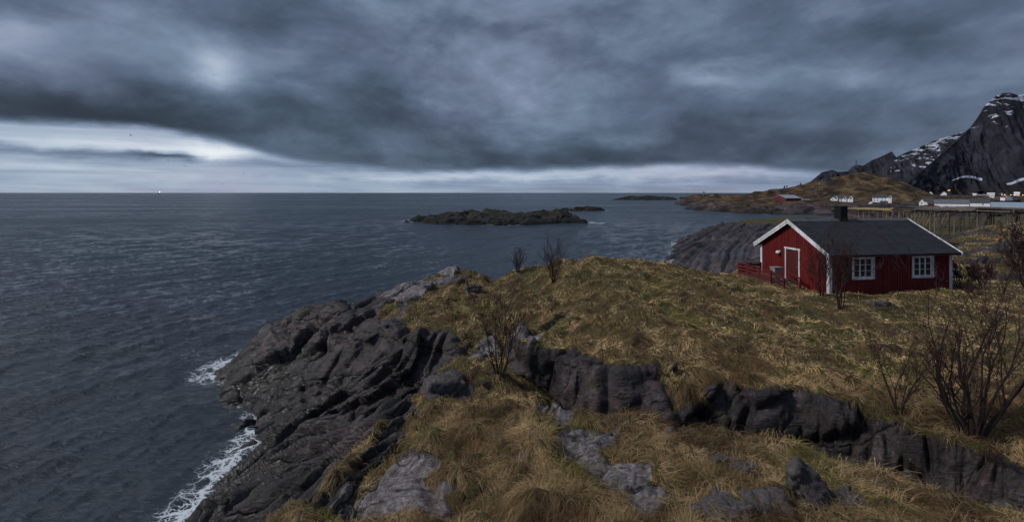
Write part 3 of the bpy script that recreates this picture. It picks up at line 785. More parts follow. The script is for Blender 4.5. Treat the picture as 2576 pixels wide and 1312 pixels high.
# ------------------------------------------------------------------ sea
def sea():
    X, Y = fan_grid(-1.95, 1.25, 3., 330., STEP * 1.0)
    nr, nc = X.shape
    ys = list(np.geomspace(335, 70000, 120))
    Xf = np.array([X[-1] / (Y[-1, 0] + 4) * (y + 4) for y in ys]); Yf = np.repeat(np.array(ys)[:, None], nc, 1)
    X = np.vstack([X, Xf]); Y = np.vstack([Y, Yf])
    nr = X.shape[0]
    x, y = X.ravel(), Y.ravel()
    dist = np.hypot(x, y)
    sp = STEP * (y + 4)
    z = np.zeros_like(x); dx = np.zeros_like(x); dy = np.zeros_like(x)
    r = np.random.default_rng(5)
    near = dist < 420
    for i in range(70):
        lam = .5 * (12 / .5) ** (r.random() ** 1.15)
        ang = R(-47) + r.normal() * R(11 if lam > 2.2 else 27)
        k = 2 * math.pi / lam
        a = .0115 * lam ** .74 * (.5 + r.random()) * (1.15 if lam < 1.6 else .9 if lam < 4 else .34)
        ph = r.random() * 6.28
        kx, ky = math.cos(ang), math.sin(ang)
        w = np.where(near, np.clip(lam / (sp * 3.0) - .7, 0, 1), 0)
        q = k * (kx * x[near] + ky * y[near]) + ph + .9 * n2(x[near] / (lam * 7), y[near] / (lam * 7), 300 + i)
        aw = a * w[near]
        z[near] += aw * np.cos(q); dx[near] -= .6 * aw * kx * np.sin(q); dy[near] -= .6 * aw * ky * np.sin(q)
    gust = .75 + .28 * fbm2(x / 26, y / 14, 330, 2)
    land = base_height(x[near], y[near])
    calm = np.ones_like(x); calm[near] = 1 - .55 * sst(-13.6, -12., land)
    f = gust * calm
    P = np.stack([x + dx * f, y + dy * f, SEA + z * f], -1)
    # foam where the swell breaks on the rock
    foam = np.zeros_like(x)
    def fo(pts, lo, hi, k):
        pp = [NP(u, v, SEA)[:2] + (0,) for u, v in pts]
        d, _ = poly_field(x[near], y[near], pp)
        foam[near] = np.maximum(foam[near], k * sst(lo, hi, d + .55 * fbm2(x[near] / 1.6, y[near] / 1.6, 340, 3)))
    fo([(470, 1450), (600, 1310), (700, 1215), (770, 1165), (800, 1190), (700, 1300), (560, 1467), (500, 1500)], -1.4, 1.6, 1.0)
    fo([(530, 1055), (590, 1025), (690, 985), (670, 1040), (650, 1075), (560, 1072)], -1.3, 1.5, .88)
    fo([(1870, 740), (1900, 700), (1950, 690), (1960, 760), (1920, 775)], -2, 3, .9)
    edge = sst(-12.85, -12.05, land) * (1 - sst(-11.7, -11.2, land))
    wv = .5 + .5 * n2(x[near] / 3.2, y[near] / 3.2, 350)
    foam[near] = np.maximum(foam[near], np.where(y[near] > 40, .8, .45) * edge * wv)
    for (u, yy, ru, ry) in [(1150, 188, 20, 7), (1165, 184, 14, 4), (1655, 179, 26, 2.5), (1390, 165, 26, 2.0), (1440, 164, 20, 1.6), (1585, 302, 24, 4), (1700, 300, 18, 4), (1690, 175, 22, 1.8)]:
        q = ((x / np.maximum(y, 1) * F + U0 - u) / ru) ** 2 + ((y - yy) / ry) ** 2
        foam = np.maximum(foam, .95 * np.exp(-q))
    df = sst(30, 320, dist)
    keepz = np.ones(len(x), bool)
    keepz[near] = land < -10.6
    V, Fk, (fk, dk) = compact(P, grid_faces(nr, nc), keepz, [foam, df])
    tag(np_mesh('sea', V, Fk, water_material(), True, {'foam': fk, 'dist': dk}), kind='structure')
sea()

# ------------------------------------------------------------------ grass
def grass_field(name, count, seed, near_d=9.0):
    r = np.random.default_rng(seed)
    P, G = GP, GG
    a = P[:-1, :-1]; b = P[:-1, 1:]; c = P[1:, :-1]
    area = np.linalg.norm(np.cross(b - a, c - a), axis=-1)
    y = a[..., 1]; x = a[..., 0]
    dist = np.hypot(x, y)
    s = np.abs(x / np.maximum(y, .1))
    w = area * np.where(G[:-1, :-1] > .45, G[:-1, :-1], 0) * (near_d / np.maximum(dist, 6)) ** 1.75
    w *= (s < 1.32) & (y > 5.0) & (y < 62)
    bare = fbm2(x / 1.9, y / 1.5, 421, 3)
    w *= .35 + .65 * sst(-.34, .08, bare)
    hp = hx, hy = None, None
    w = w.ravel(); w /= w.sum()
    idx = r.choice(len(w), count, p=w)
    i, j = np.divmod(idx, P.shape[1] - 1)
    fu, fv = r.random((2, count))
    root = a[i, j] + (b[i, j] - a[i, j]) * fu[:, None] + (c[i, j] - a[i, j]) * fv[:, None]
    N = grid_normals(P)[i, j]
    x, y = root[:, 0], root[:, 1]
    d = np.hypot(x, y)
    lawn = sst(19, 24, y) * sst(13, 17, x) * (1 - sst(38, 44, x))
    hill = sst(14.5, 18, y)
    # lie of the grass: downhill, combed by the wind, swirled
    sw = 2.6 * n2(x / 1.7, y / 1.7, 401) + 1.2 * n2(x / .6, y / .6, 402)
    wd = np.stack([np.cos(-.5 + sw), np.sin(-.5 + sw)], -1)
    dirv = N[:, :2] * 2.4 + wd * .75 + r.normal(size=(count, 2)) * .22
    dirv /= np.linalg.norm(dirv, axis=1, keepdims=True) + 1e-9
    L = (.24 + .40 * r.random(count) ** 1.5) * (1 - .60 * hill) * (1 - .1 * lawn) * (1 + .35 * n2(x / 2.5, y / 2.5, 403))
    L *= np.where(N[:, 2] < .8, 1.35, 1.0)
    L *= np.where((x < -4.2) & (y < 20), .55, 1.0)
    lift = (.25 + .5 * r.random(count)) * (1 - .2 * hill)
    lift = np.where(r.random(count) < .05, 1.2, lift)
    D = np.concatenate([dirv, np.zeros((count, 1))], 1)
    dh, _ = poly_field(x, y, [(q[0], q[1], 0) for q in HANG]); L *= 1 - .15 * sst(-.2, .2, dh) * (1 + 1.2 * n2(x / .35, y / .35, 431))
    D += np.stack([.5 * n2(x / .4, y / .4, 432), .5 * n2(x / .4, y / .4, 433), 0 * x], -1) * sst(-.3, .1, dh)[:, None]
    D -= N * (D * N).sum(1, keepdims=True)
    D /= np.linalg.norm(D, axis=1, keepdims=True) + 1e-9
    up = N * .55 + np.array([0, 0, .45])
    wid = np.maximum(.004, .00044 * d) * (.7 + .7 * r.random(count))
    side = np.cross(D, N); side += r.normal(size=side.shape) * .4
    side /= np.linalg.norm(side, axis=1, keepdims=True)
    bend = r.normal(size=count) * .10
    lat = np.cross(D, N) * (L * bend)[:, None]
    p1 = root + D * (L * .25)[:, None] + up * (L * lift * .48)[:, None]
    p2 = root + D * (L * .62)[:, None] + up * (L * lift * .60)[:, None] + lat * .5
    p3 = root + D * (L * 1.0)[:, None] + up * (L * lift * .30)[:, None] + lat * 1.4
    base = root - N * .02
    hw = side * wid[:, None] * .5
    V = np.stack([base - hw, base + hw, p1 - hw, p1 + hw, p2 - hw * .8, p2 + hw * .8, p3], 1).reshape(-1, 3)
    o7 = np.arange(count)[:, None] * 7
    F3 = np.concatenate([o7 + np.array([t]) for t in ([0, 1, 3], [0, 3, 2], [2, 3, 5], [2, 5, 4], [4, 5, 6])], 0)
    # colour of each blade: patches of straw, olive and rust
    pal = np.array([(.31, .215, .108), (.165, .110, .052), (.135, .108, .034), (.14, .074, .035), (.075, .068, .020), (.43, .325, .19)])
    m1 = fbm2(x / 3.2, y / 3.2, 411, 3); m2 = fbm2(x / 1.1, y / 1.1, 412, 3); m3 = n2(x / .4, y / .4, 413)
    sc = np.stack([.42 + m2 * .7, .40 - m1 * .3 + m3 * .3, -.20 + m1 * 1.1 + .20 * hill, .20 - m1 * .7 + m3 * .5, -.40 + m1 * 1.3 + m2 * .5 + .28 * hill, -.05 + m2 * .5 - m1 * .3], -1)
    sc += r.gumbel(size=sc.shape) * .15
    pk = sc.argmax(1)
    col = pal[pk] * (.65 + .6 * r.random((count, 1))) * (1 + .50 * m3 + .45 * m2 + .35 * m1)[:, None].clip(.3, 1.8) * (1.08 + .62 * hill + .20 * lawn)[:, None]  # hill blades lightened: stronger light from above is put into their colour
    col4 = np.concatenate([col, np.ones((count, 1))], 1)
    o = np_mesh(name, V, F3, blade_material(), False, colors={'tint': np.repeat(col4, 7, 0)})
    tag(o, 'matted straw coloured dead grass covering the ledges and the hill', 'grass', kind='stuff')
grass_field('grass', 480000, 21)

# ------------------------------------------------------------------ bare shrubs
M_BARK = simple('dark_bark', (.030, .021, .021), .8, .4, 30., .004, .2)
M_TWIG = simple('twig_bark', (.040, .022, .023), .8, .3, 20., 0, .2)
def shrub(name, base, height, spread, stems, seed, label, cat='shrub', group=None, depth=3, thick=.03, lean=(0, 0), dens=1.0, minr=.004):
    rr = random.Random(seed)
    tr, tw = MB(), MB()
    root = empty(name, (base[0], base[1], base[2] - .05))
    def limb(p, d, L, r0, lev):
        n = 5 if lev == 0 else 4
        pts = [p]; rad = [r0]
        q = p.copy(); dd = d.copy()
        for i in range(n):
            dd = (dd + Vector((rr.gauss(0, .13), rr.gauss(0, .13), rr.gauss(.05, .09) + .05))).normalized()
            q = q + dd * (L / n)
            pts.append(q.copy()); rad.append(max(minr * .7, r0 * (1 - .8 * (i + 1) / n)))
        (tr if lev == 0 else tw).tube(pts, rad, 6 if lev == 0 else (4 if lev == 1 else 3), cap=False)
        if lev >= depth: return
        nb = int((6.5 if lev == 0 else 4) * dens + rr.random())
        for b in range(nb):
            t = rr.uniform(.16, .98)
            k = min(n - 1, int(t * n)); fr = t * n - k
            o = pts[k].lerp(pts[k + 1], fr)
            ax = (pts[k + 1] - pts[k]).normalized()
            sd = Vector((rr.gauss(0, 1), rr.gauss(0, 1), rr.gauss(0, .4)))
            sd = (sd - ax * sd.dot(ax)).normalized()
            nd = (ax * rr.uniform(.7, 1.0) + sd * rr.uniform(.35, .75) + Vector((0, 0, .18))).normalized()
            limb(o, nd, L * rr.uniform(.32, .58) * (1.15 - .4 * t), max(minr, (r0 * (1 - .8 * t)) * .62), lev + 1)
    for i in range(stems):
        an = 2 * math.pi * (i + rr.random() * .8) / stems
        out = spread * rr.uniform(.35, 1.0) / height
        d = Vector((math.cos(an) * out + lean[0], math.sin(an) * out + lean[1], 1)).normalized()
        L = height * rr.uniform(.62, .92)
        limb(Vector((math.cos(an) * .06 * spread, math.sin(an) * .06 * spread, 0)), d, L, thick * rr.uniform(.6, 1.1), 0)
    tr.build('stem', M_BARK, root, True)
    tw.build('twigs', M_TWIG, root, False)
    tag(root, label, cat, group)
    return root

G_SH = 'leafless shrubs on the coast'
def on_ground(u, v):
    p = dhit(u, v); return p
shrub('bare_tree', on_ground(2440, 1108), 4.9, 2.5, 12, 1, 'largest bare tree, dark many-stemmed, rising at the right edge in front of the cabin', 'tree', None, 4, .06, (.08, 0), .85, .0055)
shrub('shrub', on_ground(2262, 1045), 2.7, .9, 6, 2, 'thin bare shrub on the grassy bank just left of the largest bare tree', 'shrub', G_SH, 3, .028, (-.05, 0), .9, .006)
shrub('shrub', (18.55, 26.6, ground_z(18.55, 26.6)), 3.1, 1.0, 8, 3, 'bushy bare shrub in front of the cabin door', 'shrub', G_SH, 3, .03, (-.05, 0), 1.0, .0078)
shrub('shrub', on_ground(2112, 783), 4.4, .85, 7, 4, 'tall narrow bare shrub before the white front corner of the cabin', 'shrub', G_SH, 3, .042, (0, 0), .95, .0078)
shrub('shrub', on_ground(1302, 690), 2.0, .6, 10, 5, 'bare twiggy shrub standing against the sea on the left of the hill crest', 'shrub', G_SH, 2, .02, (.03, 0), .9, .009)
shrub('shrub', on_ground(1392, 716), 2.9, .75, 12, 6, 'bare shrub with upright stems on the dark grass knoll of the hill crest', 'shrub', G_SH, 2, .024, (0, 0), 1.0, .009)
shrub('shrub', on_ground(1180, 752), 1.7, .4, 5, 7, 'small bare shrub beside the boulder on the left headland', 'shrub', G_SH, 2, .018, (.03, 0), .9, .008)
shrub('shrub', on_ground(1255, 958), 3.9, .75, 8, 8, 'tall slender bare shrub growing on the grassy mound in the gully', 'shrub', G_SH, 3, .034, (.12, 0), .9, .0085)
shrub('shrub', on_ground(1178, 985), 1.1, .35, 5, 9, 'low sparse bare shrub at the left foot of the tall slender shrub on the mound', 'shrub', G_SH, 2, .012, (0, 0), .8, .005)
shrub('shrub', on_ground(1056, 1100), .95, .25, 7, 10, 'little clump of dark upright stems in foreground grass at the edge of the rock slab', 'shrub', G_SH, 1, .011, (0, 0), .8, .005)
shrub('bare_tree', (32.4, 27.6, ground_z(32.4, 27.6)), 4.3, 2.3, 12, 11, 'dense bare tree cut by the right edge of the photo, behind the largest one', 'tree', None, 4, .05, (-.12, 0), 1.05, .0105)
shrub('shrub', (29.9, 29.6, ground_z(29.9, 29.6)), 1.9, 1.3, 9, 12, 'brown brushy thicket shrub against the right corner of the cabin', 'shrub', G_SH, 3, .022, (0, 0), 1.1, .011)
shrub('shrub', (32.8, 31.0, ground_z(32.8, 31.0)), 2.0, 1.4, 8, 13, 'spreading brown shrub on the slope between the cabin and the dense tree', 'shrub', G_SH, 3, .022, (0, 0), 1.1, .011)
shrub('shrub', on_ground(2510, 1205), .8, .7, 9, 14, 'low dark bramble in the gully at the lower right edge', 'bramble', G_SH, 2, .010, (0, 0), 1.2, .005)
shrub('shrub', (27.3, 26.4, ground_z(27.3, 26.4)), 1.3, .8, 7, 15, 'thin low shrub on the lawn under the right window of the cabin', 'shrub', G_SH, 2, .012, (0, 0), 1.0, .008)

# ------------------------------------------------------------------ stones
M_STONE = None
def stone_material():
    m, nt = nodes('grey_stone'); g = NT(nt)
    P = g.coord()
    c, n1, nn2, nn3, st = rock_colour(g, P, k=2.2)
    c = g.mix(.45, c, g.ramp(g.noise(P, 9., 7, .75, .2), [(.32, (.05, .045, .048)), (.5, (.16, .145, .15)), (.68, (.30, .28, .29))]))
    moss = g.math('MULTIPLY', g.ramp(nn2, [(.52, 0.), (.6, 1.)]), g.maprange(g.n('ShaderNodeSeparateXYZ', ins={0: g.n('ShaderNodeNewGeometry').outputs['Normal']}).outputs[2], .3, .8, 0., .8))
    c = g.mix(moss, c, (.05, .047, .016))
    bp = g.n('ShaderNodeBump', ins={'Strength': 1., 'Distance': .06, 'Height': g.math('ADD', nn2, g.math('ADD', g.math('MULTIPLY', nn3, .5), g.math('MULTIPLY', g.noise(P, 9., 7, .75, .2), .6)))}).outputs[0]
    g.out(g.bsdf(**{'Base Color': c, 'Roughness': .8, 'Specular IOR Level': .25, 'Normal': bp})); return m
M_STONE = stone_material()
def stone(name, base, pts, seed, label, group=None, rz=0.0, rough=.09):
    """an angular stone: hull of local points, cut fine and weathered"""
    import bmesh
    bm = bmesh.new()
    for p in pts: bm.verts.new(p)
    bmesh.ops.convex_hull(bm, input=bm.verts)
    bmesh.ops.triangulate(bm, faces=bm.faces)
    for _ in range(4): bmesh.ops.subdivide_edges(bm, edges=bm.edges, cuts=1, use_grid_fill=True, smooth=.12 if _ < 2 else 0)
    bm.normal_update()
    V = np.array([v.co for v in bm.verts]); N = np.array([v.normal for v in bm.verts])
    s = max(np.ptp(V, axis=0))
    q = V / s * 3 + seed * 3.7
    f1, f2, cid, tl = worley(q[:, 0], q[:, 1], q[:, 2], seed)
    d = .7 * (cid - .5) - .5 * np.exp(-((f2 - f1) / .12) ** 2) + .5 * n3(q[:, 0] * 2, q[:, 1] * 2, q[:, 2] * 2, seed) + .25 * n3(q[:, 0] * 6, q[:, 1] * 6, q[:, 2] * 6, seed + 1)
    for v, n, k in zip(bm.verts, N, d): v.co += Vector(n) * float(k) * rough * s
    me = bpy.data.meshes.new(name); bm.to_mesh(me); bm.free()
    me.polygons.foreach_set('use_smooth', [True] * len(me.polygons))
    me.materials.append(M_STONE)
    o = bpy.data.objects.new(name, me); COL.objects.link(o)
    o.location = base; o.rotation_euler = (0, 0, rz)
    return tag(o, label, 'rock', group)
def boxpts(w, d, h, sk=.25, seed=0):
    rr = random.Random(seed)
    j = lambda a: a * (1 + rr.uniform(-sk, sk))
    return [(sx * j(w) / 2, sy * j(d) / 2, zz * j(h)) for sx in (-1, 1) for sy in (-1, 1) for zz in (-.35, .65)] + [(0, 0, h * .8)]
G_ST = 'loose stones in the foreground grass'
p = dhit(2030, 1270)
stone('pointed_rock', p, [(-.34, -.1, -.3), (.55, -.2, -.3), (.5, .35, -.3), (-.3, .3, -.3), (-.36, -.05, .55), (-.30, .1, .95), (-.12, .05, 1.0), (-.05, .2, .9), (.15, -.1, .35), (.75, 0, .05)], 3, 'upright grey rock with a pointed top, tallest of the foreground stones')
p = dhit(2190, 1225)
stone('rock', p, [(-.8, -.3, -.4), (.7, -.4, -.5), (.9, .4, -.4), (-.6, .5, -.3), (-.7, -.2, .12), (.6, -.3, .0), (.7, .3, .05), (-.4, .4, .2)], 4, 'flat grey slab of stone at the right of the pointed rock', G_ST)
p = dhit(1818, 1172)
stone('rock', p, boxpts(.55, .4, .36, .3, 5), 5, 'pale grey stone in grass, left of a pair above the pointed rock', G_ST)
p = dhit(1872, 1192)
stone('rock', p, boxpts(.5, .38, .28, .3, 6), 6, 'smaller pale stone in grass, right of a pair above the pointed rock', G_ST, .6)
p = dhit(1810, 1305)
stone('rock', p, boxpts(1.1, .7, .5, .3, 7), 7, 'dark broad rock cut by the bottom edge below the pair of stones', G_ST, .3)
p = dhit(1935, 1300)
stone('rock', p, boxpts(.9, .6, .5, .3, 8), 8, 'dark blocky rock at the bottom edge left of the pointed rock', G_ST, -.3)
p = dhit(2120, 1275)
stone('rock', p, boxpts(.8, .5, .35, .3, 9), 9, 'broken mossy rock at the right foot of the pointed rock', G_ST, .2)
p = dhit(2535, 1290)
stone('rock', p, boxpts(.7, .5, .4, .3, 10), 10, 'dark rock in the lower right corner of the photo', G_ST, .5)
p = dhit(1118, 1000)
stone('rock', p, boxpts(1.5, 1.1, 1.15, .15, 21), 21, 'large rounded dark boulder at the left foot of the grassy mound', None, .5, .06)
p = dhit(1193, 738)
stone('rock', p, boxpts(1.0, .8, .8, .2, 11), 11, 'dark boulder by the small shrub on the left headland', None, .2)
p = dhit(2212, 768)
stone('rock', p, boxpts(1.0, .5, .3, .2, 12), 12, 'flat grey stone lying in the lawn in front of the cabin', None, .1)
p = dhit(688, 1058)
stone('rock', (p[0], p[1], SEA - .1), boxpts(1.5, 1.2, .9, .25, 13), 13, 'small dark rock washed by foam in the cove below the headland', None, .4)

# ------------------------------------------------------------------ red cabin
M_RED = painted('red_painted_boards', (.125, .0098, .010), (.05, .012, .011), .62, .6)
M_REDDK = simple('red_painted_rail', (.115, .014, .014), .65, .35, 5., .002, .3)
M_WHITE = painted('white_painted_wood', (.66, .69, .73), (.22, .20, .19), .55, .5)
M_ROOF = simple('black_roofing_felt', (.026, .028, .034), .85, .3, 2.2, .004, .25)
M_RIDGE = simple('grey_ridge_felt', (.085, .085, .10), .7, .2, 4., 0, .3)
M_BLACK = simple('black_chimney_cladding', (.008, .008, .010), .6, .5, 9., .003, .3)
M_DOOR = simple('brown_red_door', (.080, .014, .012), .6, .3, 4., .002, .3, streak=(4, 4, .3))
M_GLASS = simple('window_glass', (.012, .014, .016), .06, .3, 2., 0, .6)
M_CURT = simple('curtain_cloth', (.22, .24, .20), .9, .3, 9.)
M_STEEL = simple('galvanised_metal', (.30, .31, .33), .5, .2, 8., 0, .5, .4)
M_CONC = simple('concrete_footing', (.13, .125, .12), .9, .25, 5., .006)
M_DECK = simple('weathered_deck_boards', (.10, .085, .075), .8, .3, 6., .003)

HX, HY, HZ, HA = 19.73 + .25, 27.6 + .387, -6.37, math.atan2(.132, .991)
LW, DW, EH = 8.93, 6.26, 2.40       # wall length, depth, wall height at the eave
OX, OY = .30, .35
RISE = 2.0
RS = RISE / (DW / 2 + OY)           # roof slope
cabin = empty('cabin', (HX, HY, HZ), HA)
tag(cabin, 'red wooden cabin with white trim and a black gable roof, standing on the grass', 'house')
T = .12
zr = EH + RS * OY                   # underside of roof above the wall plane
zt = zr - .10
apex = zt + RS * DW / 2
wall = MB()
z0 = -.25
wall.prism([(0, 0, z0), (LW, 0, z0), (LW, 0, zt), (0, 0, zt)], (0, T, 0))
wall.prism([(0, DW - T, z0), (LW, DW - T, z0), (LW, DW - T, zt), (0, DW - T, zt)], (0, T, 0))
for xx in (0, LW - T):
    wall.prism([(xx, T, z0), (xx, DW - T, z0), (xx, DW - T, zt + RS * T), (xx, DW / 2, apex), (xx, T, zt + RS * T)], (T, 0, 0))
def gap(a, lo, hi): return lo - .03 < a < hi + .03
WINS = [(1.57, 3.20), (5.93, 7.57)]
WZ0, WZ1 = .86, 2.31
D0, D1, DZ0, DZ1 = 2.37, 3.72, .30, 2.52
x = .12
while x < LW - .1:
    if any(gap(x, *w) for w in WINS):
        wall.box(x - .025, x + .025, -.02, 0, z0, WZ0); wall.box(x - .025, x + .025, -.02, 0, WZ1, zt)
    else: wall.box(x - .025, x + .025, -.02, 0, z0, zt)
    wall.box(x - .025, x + .025, DW, DW + .02, z0, zt)
    x += .185
y = .14
while y < DW - .1:
    top = zt + RS * min(y, DW - y) - .02
    if gap(y, D0, D1): wall.box(-.02, 0, y - .025, y + .025, DZ1, top)
    else: wall.box(-.02, 0, y - .025, y + .025, z0, top)
    wall.box(LW, LW + .02, y - .025, y + .025, z0, top)
    y += .185
wall.build('wall', M_RED, cabin)
MB().box(.03, LW - .03, .03, DW - .03, -1.2, -.25).build('foundation', M_CONC, cabin)
# roof: two slabs
rt = .09
roof = MB()
for sgn in (0, 1):
    f = (lambda yy: yy) if sgn == 0 else (lambda yy: DW - yy)
    ye = -OY; zeave = zr - RS * OY
    zrg = zr + RS * DW / 2
    roof.prism([(-OX, f(ye), zeave), (-OX, f(DW / 2 - .001 if sgn == 0 else DW / 2 + .0), zrg), (-OX, f(DW / 2), zrg + rt), (-OX, f(ye - .02), zeave + rt - .02 * RS)], (LW + 2 * OX, 0, 0))
for k in range(1, 4):
    yy = -OY + (DW / 2 + OY) * k / 4; zz = zr + RS * yy + rt
    for f in (lambda q: q, lambda q: DW - q):
        roof.prism([(-OX + .01, f(yy), zz + .001), (-OX + .01, f(yy + .06), zz + .06 * RS + .001), (-OX + .01, f(yy + .06), zz + .06 * RS + .006), (-OX + .01, f(yy), zz + .012)], (LW + 2 * OX - .02, 0, 0))
rf = roof.build('roof', M_ROOF, cabin)
rc = MB()
rc.prism([(-OX + .02, DW / 2 - .22, zrg + rt - .22 * RS + .006), (-OX + .02, DW / 2, zrg + rt + .006), (-OX + .02, DW / 2 + .22, zrg + rt - .22 * RS + .006), (-OX + .02, DW / 2 + .22, zrg + rt - .22 * RS + .03), (-OX + .02, DW / 2, zrg + rt + .035), (-OX + .02, DW / 2 - .22, zrg + rt - .22 * RS + .03)], (LW + 2 * OX - .04, 0, 0))
rc.build('ridge_cap', M_RIDGE, rf)
ch = MB()
cx = 3.85
ch.box(cx - .27, cx + .27, DW / 2 - .27, DW / 2 + .27, zrg - .3, zrg + rt + .86)
for q in range(1, 6): ch.box(cx - .275, cx + .275, DW / 2 - .275, DW / 2 + .275, zrg + .16 * q, zrg + .16 * q + .02)
cho = ch.build('chimney', M_BLACK, rf)
MB().box(cx - .31, cx + .31, DW / 2 - .31, DW / 2 + .31, zrg + rt + .86, zrg + rt + .93).build('chimney_cap', M_BLACK, cho, bevel=.01)
# barge boards, both gables: wide board below, narrow board on top
for xg, s in ((-OX, -1), (LW + OX, 1)):
    for sgn in (0, 1):
        f = (lambda yy: yy) if sgn == 0 else (lambda yy: DW - yy)
        b = MB()
        xa, xb = (xg - .032, xg - .004) if s < 0 else (xg + .004, xg + .032)
        ye = -OY - .03
        zE = zr + RS * ye
        b.prism([(xa, f(ye), zE - .17), (xa, f(DW / 2), zrg - .17 + 0), (xa, f(DW / 2), zrg + rt + .02), (xa, f(ye), zE + rt + .02)], (xb - xa, 0, 0))
        xa2, xb2 = (xg - .058, xg - .034) if s < 0 else (xg + .034, xg + .058)
        b.prism([(xa2, f(ye - .02), zE - .02), (xa2, f(DW / 2), zrg - .01), (xa2, f(DW / 2), zrg + rt + .05), (xa2, f(ye - .02), zE + rt + .05)], (xb2 - xa2, 0, 0))
        b.build('barge_board', M_WHITE, cabin)
# white corner boards
for (xx, yy, dx, dy) in ((0, 0, 1, 1), (LW, 0, -1, 1), (0, DW, 1, -1), (LW, DW, -1, -1)):
    c = MB(); w = .17
    xo = -.035 * dx; yo = -.035 * dy
    xs = sorted((xx + xo, xx + dx * w)); ys = sorted((yy + yo, yy - .0025 * dy))
    c.box(xs[0], xs[1], ys[0], ys[1], -.2, zt - .06)
    xs = sorted((xx + xo, xx - .0025 * dx)); ys = sorted((yy - .0025 * dy, yy + dy * w))
    c.box(xs[0], xs[1], ys[0], ys[1], -.2, zt - .06 + (RS * .02))
    c.build('corner_board', M_WHITE, cabin)
# windows
for (a, b) in WINS:
    w = MB()
    cw = .12
    w.box(a, a + cw, -.05, -.022, WZ0 + .14, WZ1 - .10); w.box(b - cw, b, -.05, -.022, WZ0 + .14, WZ1 - .10)
    w.box(a - .01, b + .01, -.055, -.022, WZ1 - .10, WZ1); w.box(a, b, -.05, -.022, WZ0, WZ0 + .14)
    wo = w.build('window', M_WHITE, cabin)
    MB().box(a - .04, b + .08, -.085, -.022, WZ1, WZ1 + .03).build('drip_cap', M_WHITE, wo)
    MB().box(a - .03, b + .03, -.075, -.052, WZ0 + .10, WZ0 + .135).build('sill', M_WHITE, wo)
    s = MB()
    ia, ib, ja, jb = a + cw, b - cw, WZ0 + .14, WZ1 - .10
    s.box(ia, ib, -.04, -.012, ja, ja + .05); s.box(ia, ib, -.04, -.012, jb - .05, jb)
    s.box(ia, ia + .05, -.04, -.012, ja + .05, jb - .05); s.box(ib - .14, ib, -.04, -.012, ja + .05, jb - .05)
    wd = (ib - .14 - ia - .05)
    for k in (1, 2):
        xm = ia + .05 + wd * k / 3
        s.box(xm - .045, xm + .045, -.038, -.012, ja + .05, jb - .05)
        zm = ja + .05 + (jb - ja - .1) * k / 3
        for q in range(3):
            s.box(ia + .05 + wd * q / 3 + (.045 if q else 0), ia + .05 + wd * (q + 1) / 3 - (.045 if q < 2 else 0), -.034, -.012, zm - .014, zm + .014)
    s.build('sash', M_WHITE, wo)
    MB().box(ia + .02, ib - .02, -.01, -.004, ja + .02, jb - .02).build('pane', M_GLASS, wo)
    for zz in (WZ0 + .4, WZ1 - .35): MB().box(b - .13, b - .11, -.058, -.051, zz, zz + .07).build('hinge', M_BLACK, wo)
# door with white casing on the gable wall
dr = MB().box(-.014, -.004, D0 + .1, D1 - .1, DZ0, DZ1 - .1)
for k in range(7): dr.box(-.02, -.014, D0 + .12 + k * .165, D0 + .12 + k * .165 + .145, DZ0 + .02, DZ1 - .12)
do = dr.build('door', M_DOOR, cabin)
cs = MB(); cs.box(-.05, -.022, D0, D0 + .1, DZ0, DZ1 - .1); cs.box(-.05, -.022, D1 - .1, D1, DZ0, DZ1 - .1); cs.box(-.055, -.022, D0 - .05, D1 + .06, DZ1 - .1, DZ1 + .02)
cs.build('door_casing', M_WHITE, do)
MB().bar((-.06, D0 + .2, 1.25), (-.06, D0 + .32, 1.25), .012).bar((-.02, D0 + .2, 1.25), (-.06, D0 + .2, 1.25), .01).build('door_handle', M_STEEL, do)
# lamp on the gable: bracket and shade
lp = MB(); lp.box(-.05, -.02, 4.18, 4.28, 2.05, 2.2); lp.tube([(-.05, 4.23, 2.12), (-.16, 4.23, 2.16), (-.2, 4.23, 2.12)], [.02, .02, .03], 8)
lo_ = lp.build('wall_lamp', M_WHITE, cabin)
MB().tube([(-.2, 4.23, 2.2), (-.2, 4.23, 2.14), (-.2, 4.23, 2.05), (-.2, 4.23, 2.0)], [.05, .12, .15, .13], 12).build('lamp_shade', M_WHITE, lo_, True)
# small dark floodlight under the eave
fl = MB(); fl.box(3.42, 3.58, -.14, -.04, 2.17, 2.29); fl.bar((3.5, -.04, 2.25), (3.5, 0.01, 2.25), .02)
fl.build('floodlight', M_BLACK, cabin, bevel=.01)
# fascia under the front and rear eave
for sgn in (0, 1):
    f = (lambda yy: yy) if sgn == 0 else (lambda yy: DW - yy)
    b = MB(); ys = sorted((f(-OY - .001), f(-OY + .025)))
    b.box(-OX + .01, LW + OX - .01, ys[0], ys[1], zr - RS * OY - .07, zr - RS * OY - .004)
    b.build('fascia', M_REDDK, cabin)

